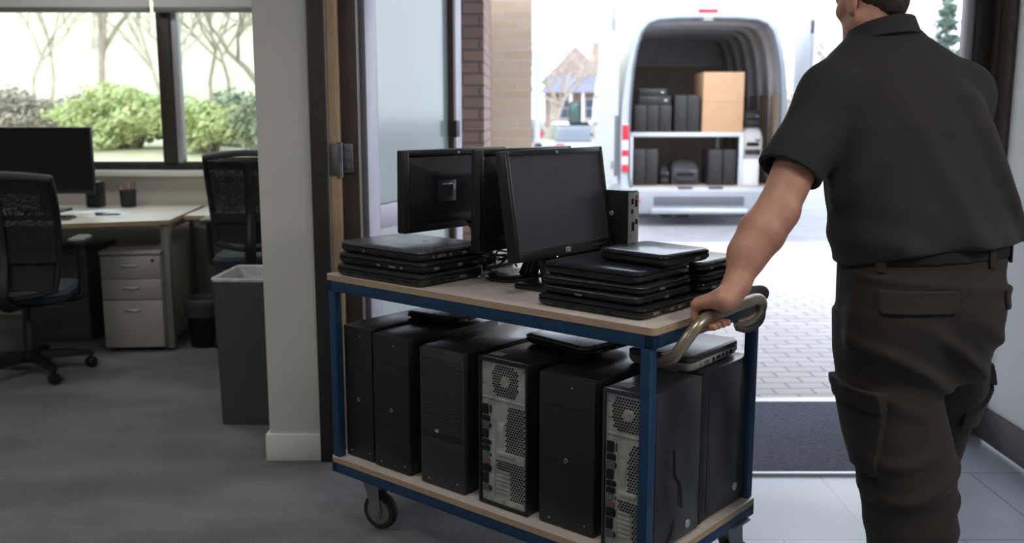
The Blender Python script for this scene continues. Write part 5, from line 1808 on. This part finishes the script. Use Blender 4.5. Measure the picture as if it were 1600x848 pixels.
torso = [(0.94, 1.094, 2.535, 0.226, 0.172, 4), (1.00, 1.096, 2.54, 0.231, 0.174, 5), (1.07, 1.093, 2.545, 0.236, 0.178, 6), (1.12, 1.080, 2.55, 0.233, 0.168, 7), (1.21, 1.066, 2.565, 0.229, 0.160, 8), (1.27, 1.060, 2.575, 0.226, 0.158, 9), (1.36, 1.052, 2.595, 0.222, 0.156, 10), (1.44, 1.046, 2.62, 0.212, 0.145, 11), (1.50, 1.032, 2.638, 0.190, 0.122, 11), (1.555, 1.018, 2.655, 0.150, 0.098, 11), (1.60, 1.008, 2.665, 0.098, 0.082, 10), (1.635, 1.000, 2.672, 0.078, 0.075, 10)]
hips = [(0.70, 1.092, 2.535, 0.170, 0.140, 3), (0.76, 1.090, 2.535, 0.190, 0.150, 3), (0.815, 1.082, 2.53, 0.192, 0.158, 3), (0.885, 1.083, 2.528, 0.203, 0.163, 4), (0.955, 1.089, 2.53, 0.211, 0.162, 4), (1.085, 1.094, 2.545, 0.213, 0.156, 5)]
leg_l = [(0.055, 1.072, 2.41, 0.088, 0.105, 5), (0.16, 1.070, 2.41, 0.098, 0.112, 5), (0.261, 1.067, 2.42, 0.104, 0.116, 5), (0.344, 1.061, 2.43, 0.111, 0.120, 5), (0.412, 1.054, 2.44, 0.117, 0.124, 5), (0.476, 1.050, 2.455, 0.123, 0.128, 5), (0.541, 1.040, 2.475, 0.129, 0.134, 5), (0.607, 1.028, 2.495, 0.126, 0.140, 5), (0.678, 1.014, 2.51, 0.121, 0.146, 5), (0.749, 1.006, 2.52, 0.119, 0.150, 5), (0.86, 1.004, 2.53, 0.115, 0.148, 5)]
leg_r = [(0.075, 1.305, 2.955, 0.082, 0.10, 0), (0.16, 1.302, 2.95, 0.088, 0.104, 0), (0.30, 1.298, 2.90, 0.094, 0.110, 0), (0.42, 1.294, 2.845, 0.096, 0.115, 0), (0.53, 1.286, 2.79, 0.098, 0.122, 0), (0.62, 1.270, 2.72, 0.104, 0.130, 0), (0.72, 1.224, 2.65, 0.112, 0.138, 0), (0.82, 1.182, 2.58, 0.104, 0.140, 0), (0.88, 1.172, 2.55, 0.098, 0.140, 0)]
SH_L, EL_L, WR_L = (0.842, 2.585, 1.452), (0.682, 2.470, 1.145), (0.566, 2.380, 0.972)
SH_R, EL_R, WR_R = (1.235, 2.675, 1.448), (1.288, 2.79, 1.185), (1.13, 2.99, 1.09)

HC = np.array((0.986, 2.705, 1.708))
hf = np.array((-0.36, 0.91, -0.22)); hf /= np.linalg.norm(hf)
hr = np.cross(hf, (0, 0, 1)); hr /= np.linalg.norm(hr)
hu = np.cross(hr, hf)
HB = np.stack([hr, hf, hu])
def head_local(P): return (P - HC) @ HB.T
def skull(P):
    q = head_local(P)
    d = ellipsoid(q, (0, -0.008, 0.032), (0.083, 0.100, 0.096))
    d = smin(d, ellipsoid(q, (0, 0.040, -0.035), (0.062, 0.062, 0.080)), 0.03)
    d = smin(d, cone(q, (0, 0.072, -0.098), (0, 0.060, -0.085), 0.026, 0.034), 0.03)
    for s in (-1, 1):
        d = smin(d, cone(q, (s * 0.054, 0.0, -0.062), (s * 0.022, 0.066, -0.098), 0.024, 0.022), 0.03)
        d = smin(d, cone(q, (s * 0.046, 0.072, -0.018), (s * 0.060, 0.02, -0.01), 0.016, 0.014), 0.02)
        d = smin(d, cone(q, (s * 0.014, 0.093, 0.020), (s * 0.050, 0.078, 0.018), 0.009, 0.008), 0.012)
        d = smax(d, -ellipsoid(q, (s * 0.031, 0.104, -0.001), (0.017, 0.016, 0.011)), 0.01)
        ear = ellipsoid(q, (s * 0.087, -0.012, -0.014), (0.010, 0.021, 0.034))
        ear = smin(ear, ellipsoid(q, (s * 0.082, -0.004, -0.040), (0.008, 0.010, 0.012)), 0.008)
        ear = smax(ear, -ellipsoid(q, (s * 0.096, -0.008, -0.012), (0.006, 0.011, 0.018)), 0.005)
        d = smin(d, ear, 0.008)
    nose = cone(q, (0, 0.096, 0.008), (0, 0.116, -0.030), 0.009, 0.012)
    for s in (-1, 1): nose = smin(nose, cone(q, (s * 0.010, 0.106, -0.034), (s * 0.012, 0.100, -0.034), 0.007, 0.007), 0.008)
    d = smin(d, nose, 0.01)
    d = smin(d, cone(q, (-0.018, 0.096, -0.062), (0.018, 0.096, -0.062), 0.006, 0.006), 0.008)
    d = smin(d, cone(q, (-0.015, 0.094, -0.072), (0.015, 0.094, -0.072), 0.007, 0.007), 0.008)
    d = smax(d, -cone(q, (-0.022, 0.104, -0.067), (0.022, 0.104, -0.067), 0.0022, 0.0022), 0.004)
    return d
def arm_l(P):
    d = chain(P, [SH_L + (0.062,), (0.765, 2.53, 1.31, 0.060), EL_L + (0.052,)], 0.03)
    el = np.array(EL_L)
    d = smin(d, chain(P, [EL_L + (0.050,), (0.640, 2.445, 1.095, 0.055), (0.600, 2.418, 1.045, 0.046), WR_L + (0.033,)], 0.03), 0.025)
    d = smin(d, cone(P, (0.700, 2.445, 1.150), (0.690, 2.44, 1.138), 0.030, 0.028), 0.025)   # point of the elbow
    return d
def hand_l(P):
    p0 = WR_L
    d = cone(P, p0, hand(-0.034, 0.004, 0.050, 0)[:3], 0.033, 0.029)
    d = smin(d, cone(P, hand(-0.036, -0.020, 0.040, 0)[:3], hand(-0.026, 0.030, 0.036, 0)[:3], 0.024, 0.024), 0.02)
    # palm: four metacarpal ridges lying over the bar
    for s, fk, r in ((-0.037, 0.030, 0.0130), (-0.013, 0.038, 0.0140), (0.012, 0.040, 0.0140), (0.036, 0.036, 0.0135)):
        d = smin(d, cone(P, hand(-0.030, s * 0.7 + 0.004, 0.046, 0)[:3], hand(fk, s, 0.026, 0)[:3], 0.022, r * 1.06), 0.016)
    d = smin(d, cone(P, hand(-0.022, 0.028, 0.048, 0)[:3], hand(-0.008, 0.046, 0.034, 0)[:3], 0.020, 0.015), 0.018)
    fingers = None
    for s, fk, L_, r in ((-0.0375, 0.030, 0.90, 0.0102), (-0.0135, 0.038, 1.0, 0.0112), (0.0125, 0.040, 1.05, 0.0114), (0.0375, 0.036, 0.97, 0.0110)):
        c = chain(P, [hand(fk, s, 0.026, r * 1.12), hand(fk + 0.004 * L_, s, -0.006, r * 1.02), hand(fk - 0.016 * L_, s * 0.98, -0.0300, r * 0.98), hand(fk - 0.058 * L_, s * 0.96, -0.0250, r * 0.86)], 0.006)
        fingers = c if fingers is None else np.minimum(fingers, c)
    d = smin(d, fingers, 0.007)
    th = chain(P, [hand(-0.010, 0.042, 0.038, 0.0135), hand(-0.004, 0.070, 0.028, 0.0118), hand(0.004, 0.094, 0.0245, 0.0095)], 0.006)
    return smin(d, th, 0.008)
def arm_r(P):
    d = chain(P, [SH_R + (0.062,), (1.265, 2.73, 1.31, 0.058), EL_R + (0.048,), (1.24, 2.86, 1.15, 0.048), WR_R + (0.031,)], 0.03)
    a = np.array(WR_R)
    dirn = np.array((-0.55, 0.80, -0.22)); dirn /= np.linalg.norm(dirn)
    side = np.cross(dirn, (0, 0, 1)); side /= np.linalg.norm(side)
    upv = np.cross(side, dirn)
    def hp(f, s, u): return tuple(a + dirn * f + side * s + upv * u)
    for s in (-0.031, -0.010, 0.011, 0.032):
        d = smin(d, cone(P, hp(0.012, s * 0.6, 0), hp(0.088, s, 0), 0.018, 0.0125), 0.014)
    fg = None
    for s, L_ in ((-0.032, 0.80), (-0.0105, 1.0), (0.0115, 1.06), (0.0335, 0.96)):
        c = chain(P, [hp(0.088, s, 0) + (0.0105,), hp(0.088 + 0.040 * L_, s, -0.014) + (0.0098,), hp(0.088 + 0.058 * L_, s, -0.040) + (0.0092,), hp(0.088 + 0.056 * L_, s, -0.060) + (0.008,)], 0.006)
        fg = c if fg is None else np.minimum(fg, c)
    d = smin(d, fg, 0.007)
    th = chain(P, [hp(0.022, -0.030, -0.006) + (0.014,), hp(0.056, -0.052, -0.020) + (0.0118,), hp(0.082, -0.054, -0.036) + (0.0095,)], 0.006)
    return smin(d, th, 0.009)
def body(P):
    d = smin(sections(P, torso, -0.045), sections(P, hips, -0.035), 0.04)
    d = smin(d, sections(P, leg_l, -0.024), 0.03)
    d = smin(d, sections(P, leg_r, -0.024), 0.03)
    d = smin(d, cone(P, (1.005, 2.66, 1.54), (0.995, 2.685, 1.67), 0.064, 0.060), 0.03)
    d = smin(d, skull(P), 0.022)
    d = smin(d, smin(arm_l(P), hand_l(P), 0.016), 0.03)
    return smin(d, arm_r(P), 0.03)
def sleeve(P, a, b, ra, rb):
    d = cone(P, a, b, ra, rb)
    a, b = np.array(a), np.array(b)
    n_ = (b - a) / np.linalg.norm(b - a)
    return d, (P - b) @ n_
CUFF_L = (0.722, 2.503, 1.245)
CUFF_R = (1.275, 2.77, 1.235)
def folds_shirt(P):
    x, y, z = P[:, 0] - 1.06, P[:, 1], P[:, 2] - 1.25
    a = x * 0.62 + z * 0.78
    rg = lambda t: (0.5 + 0.5 * np.sin(t)) ** 2.5
    back = np.clip((2.56 - y) / 0.06, 0, 1)
    d = 0.024 * rg(30 * (x * 0.9 + z * 0.36) + 1.6 * np.sin(6 * a) + 1.0) * np.clip(0.35 + 2.4 * x, 0, 1) * back * np.clip((0.30 - z) / 0.10, 0, 1)
    d += 0.017 * rg(30 * (x * 0.75 - z * 0.6) + 2 * np.sin(7 * x + 1.0)) * np.clip(0.9 - 4.5 * np.abs(z + 0.02), 0, 1) * np.clip(0.3 - 3 * x, 0, 1) * back
    d += 0.0050 * np.sin(46 * z + 10 * x + 1.5 * np.sin(12 * x)) * np.clip(1 - 9 * np.abs(z + 0.185), 0, 1)
    return d
def torso_shirt(P):
    d = smin(sections(P, torso), smin(cone(P, (1.06, 2.665, 1.545), SH_R, 0.062, 0.072), cone(P, (0.98, 2.655, 1.548), SH_L, 0.060, 0.068), 0.03), 0.05)
    sl, _ = sleeve(P, SH_L, CUFF_L, 0.076, 0.082)
    sr, _ = sleeve(P, SH_R, CUFF_R, 0.078, 0.080)
    return d, sl, sr
def shirt(P):
    d, sl, sr = torso_shirt(P)
    d = d - folds_shirt(P)
    for s, a, b, arm in ((sl, SH_L, CUFF_L, arm_l), (sr, SH_R, CUFF_R, arm_r)):
        a, b = np.array(a), np.array(b)
        n_ = (b - a) / np.linalg.norm(b - a)
        t = (P - b) @ n_
        s = s + 0.003 * np.sin(38 * t + 9 * P[:, 0])
        hollow = np.maximum(cone(P, a + (b - a) * 0.55, b + n_ * 0.05, 0.066, 0.074), -0.065 - t)
        s = np.maximum(np.maximum(s, t), -hollow)
        d = smin(d, s, 0.04)
    hem = 1.000 + 0.066 * (1 - np.exp(-np.maximum(P[:, 0] - 0.88, 0) / 0.13)) - P[:, 2]
    d = smax(d, hem, 0.010)
    return smax(d, P[:, 2] - 1.622, 0.006)
def folds_trousers(P):
    x, y, z = P[:, 0], P[:, 1], P[:, 2]
    rg = lambda t: (0.5 + 0.5 * np.sin(t)) ** 2.5
    bk = np.clip((2.50 - y) / 0.06, 0, 1)
    d = 0.016 * rg(64 * z - 14 * x + 2 * np.sin(14 * x)) * np.clip(1 - 9 * np.abs(z - 0.45), 0, 1) * bk
    d += 0.016 * rg(52 * z + 26 * x + 1.6 * np.sin(9 * x + 2)) * np.clip(1 - 7 * np.abs(z - 0.75), 0, 1) * bk
    d += 0.008 * rg(44 * z + 12 * x + 1.5 * np.sin(15 * x)) * np.clip(1 - 4 * np.abs(z - 0.28), 0, 1) * bk
    d += 0.005 * rg(90 * z + 8 * x) * np.clip(1 - 16 * np.abs(z - 0.985), 0, 1) * bk
    return d
def trousers_plain(P):
    d = smin(smin(sections(P, leg_l), sections(P, leg_r), 0.008), sections(P, hips), 0.035)
    d = smin(d, ellipsoid(P, (0.995, 2.425, 0.86), (0.105, 0.075, 0.11)), 0.05)
    d = smin(d, ellipsoid(P, (1.172, 2.440, 0.88), (0.088, 0.070, 0.10)), 0.05)
    return d - folds_trousers(P)
def band(P): return P[:, 2] - 0.05 * (P[:, 0] - 1.09)
def trousers(P):
    d = smax(trousers_plain(P), band(P) - 1.062, 0.004)
    b = P - np.array((0, 0, 0.06))
    return d
def inbox(P, c, h, rz=0.0, r=0.006):
    q = P - np.array(c)
    ca, sa = math.cos(rz), math.sin(rz)
    q = np.stack([q[:, 0] * ca + q[:, 1] * sa, -q[:, 0] * sa + q[:, 1] * ca, q[:, 2]], 1)
    e = np.abs(q) - (np.array(h) - r)
    return length(np.maximum(e, 0)) + np.minimum(e.max(axis=1), 0) - r

man = thing('person', 'man in dark polo shirt and cargo trousers walking away, hand on the trolley handle', 'person', (0, 0, 0))
surface('body', body, (0.36, 2.22, 0.02), (1.46, 3.20, 1.86), 0.0034, M_skin, man)
def hair(P):
    q = head_local(P)
    d = ellipsoid(q, (0, -0.010, 0.034), (0.0905, 0.1065, 0.103))
    d = smin(d, cone(q, (0, -0.070, -0.045), (0, -0.06, -0.02), 0.034, 0.04), 0.03)
    plane = 0.004 - (-0.75 * q[:, 1] + 0.66 * q[:, 2])
    d = smax(d, plane, 0.012)
    for s in (-1, 1):
        d = smax(d, -ellipsoid(q, (s * 0.084, -0.010, -0.014), (0.022, 0.027, 0.040)), 0.006)
        d = smin(d, np.maximum(ellipsoid(q, (s * 0.070, 0.020, 0.006), (0.010, 0.012, 0.035)), -0.03 - q[:, 2]), 0.006)
    return d + 0.0015 * np.sin(q[:, 0] * 240) * np.sin(q[:, 2] * 190 + q[:, 1] * 130)
surface('hair', hair, (0.86, 2.56, 1.60), (1.12, 2.86, 1.88), 0.0035, M_hair, man)
e = MB()
for s in (-1, 1):
    c = HC + HB.T @ np.array((s * 0.031, 0.087, -0.001))
    e.ball(tuple(c), 0.0108, None, None, 14, 10)
e.each('eye', mat('eye_white', 'b9b2ab', 0.2, var=0.02), man, smooth=True)
e = MB()
for s in (-1, 1):
    c = HC + HB.T @ np.array((s * 0.031, 0.0925, -0.002))
    e.ball(tuple(c), 0.0062, None, None, 12, 8)
e.each('iris', mat('brown_iris', '2a1d16', 0.15, var=0.1), man, smooth=True)
for s in (-1, 1):
    e = MB()
    e.tube([tuple(HC + HB.T @ np.array(p)) for p in ((s * 0.014, 0.1015, 0.019), (s * 0.030, 0.0965, 0.025), (s * 0.048, 0.083, 0.021))], [0.0035, 0.004, 0.002], 7)
    e.build('eyebrow', M_hair, man)
surface('polo_shirt', shirt, (0.56, 2.30, 0.97), (1.42, 2.95, 1.66), 0.0042, M_shirt, man)
def cuff(b, a):
    a, b = np.array(a), np.array(b)
    n_ = (b - a) / np.linalg.norm(b - a)
    def fn(P):
        s = cone(P, a, b, 0.0775, 0.0835) + 0.003 * np.sin(38 * ((P - b) @ n_) + 9 * P[:, 0])
        t = (P - b) @ n_
        return np.maximum(np.maximum(s - 0.0022, np.maximum(t - 0.0015, -0.026 - t)), -cone(P, a, b + n_ * 0.05, 0.070, 0.076))
    return fn
surface('cuff', cuff(CUFF_L, SH_L), (0.60, 2.38, 1.13), (0.86, 2.64, 1.36), 0.0035, M_shirt, man)
# collar folded over at the neck
def collar(P):
    c = np.array((1.000, 2.668))
    ang = np.arctan2(P[:, 0] - c[0], -(P[:, 1] - c[1]))      # 0 at the nape
    top = 1.652 - 0.020 * (1 - np.cos(ang)) - 0.012 * np.sin(ang) * -1
    rad = length((P[:, :2] - c) / np.array((1.0, 0.98)))
    z = P[:, 2]
    outer_r = 0.079 + (top - z) * 0.42
    d = np.maximum(np.abs(rad - outer_r) - 0.0045, np.maximum(z - top, (top - 0.048) - z))
    inner_r = 0.0755 + (top - z) * 0.22
    d2 = np.maximum(np.abs(rad - inner_r) - 0.004, np.maximum(z - top + 0.001, (top - 0.07) - z))
    return smin(d, d2, 0.006) * 0.8
surface('collar', collar, (0.86, 2.53, 1.54), (1.14, 2.81, 1.68), 0.003, M_shirt, man)
tr_ob = surface('cargo_trousers', trousers, (0.80, 2.22, 0.03), (1.46, 3.12, 1.07), 0.0044, M_trou, man)
def patch(c, h, g, rz=0.0, inner=0.004):
    return lambda P: np.maximum(np.maximum(trousers_plain(P) - g, -(trousers_plain(P) + inner)), inbox(P, c, h, rz))
surface('belt', lambda P: np.maximum(np.maximum(sections(P, hips) - 0.0045, -(sections(P, hips) + 0.004)), np.maximum(band(P) - 1.058, 1.022 - band(P))), (0.82, 2.32, 0.98), (1.38, 2.76, 1.09), 0.0035, M_belt, man)
for x, y in ((0.935, 2.40), (1.215, 2.385), (1.30, 2.47)):
    surface('belt_loop', lambda P, x=x, y=y: np.maximum(np.maximum(sections(P, hips) - 0.0085, -(sections(P, hips) - 0.002)), inbox(P, (x, y, 1.036 + 0.05 * (x - 1.09)), (0.011, 0.08, 0.032))), (x - 0.03, y - 0.1, 0.98), (x + 0.03, y + 0.1, 1.09), 0.003, M_trou, man)
def flap(name, c, h, g, rz=0.0):
    lo = np.array(c) - np.array((0.14, 0.14, h[2] + 0.02))
    hi = np.array(c) + np.array((0.14, 0.14, h[2] + 0.02))
    return surface(name, patch(c, h, g, rz), lo, hi, 0.0034, M_trou, man)
flap('back_pocket_flap', (1.020, 2.36, 0.930), (0.098, 0.09, 0.028), 0.0085)
flap('back_pocket_flap', (1.285, 2.45, 0.930), (0.055, 0.07, 0.026), 0.0065, R(35))
flap('cargo_pocket', (0.915, 2.47, 0.570), (0.085, 0.11, 0.105), 0.010, R(20))
flap('cargo_flap', (0.910, 2.47, 0.664), (0.092, 0.115, 0.028), 0.0155, R(20))
flap('cargo_pocket', (1.365, 2.74, 0.590), (0.05, 0.10, 0.10), 0.010, R(-10))
flap('cargo_flap', (1.365, 2.73, 0.670), (0.052, 0.105, 0.032), 0.016, R(-10))
for x, y, a, nm in ((1.072, 2.43, 6, 'boot'), (1.305, 2.985, -4, 'boot')):
    def boot(P, x=x, y=y, a=a):
        q = P - np.array((x, y, 0))
        ca, sa = math.cos(R(a)), math.sin(R(a))
        q = np.stack([q[:, 0] * ca + q[:, 1] * sa, -q[:, 0] * sa + q[:, 1] * ca, q[:, 2]], 1)
        d = cone(q, (0, -0.02, 0.05), (0, -0.03, 0.17), 0.048, 0.055)
        d = smin(d, cone(q, (0, -0.045, 0.045), (0.0, 0.15, 0.036), 0.042, 0.036), 0.04)
        d = smin(d, cone(q, (-0.012, 0.10, 0.036), (0.012, 0.13, 0.034), 0.038, 0.036), 0.03)
        return smax(d, 0.001 - q[:, 2], 0.004)
    bt_ = surface('boot', boot, (x - 0.12, y - 0.16, -0.01), (x + 0.12, y + 0.24, 0.26), 0.0045, M_boot, man)
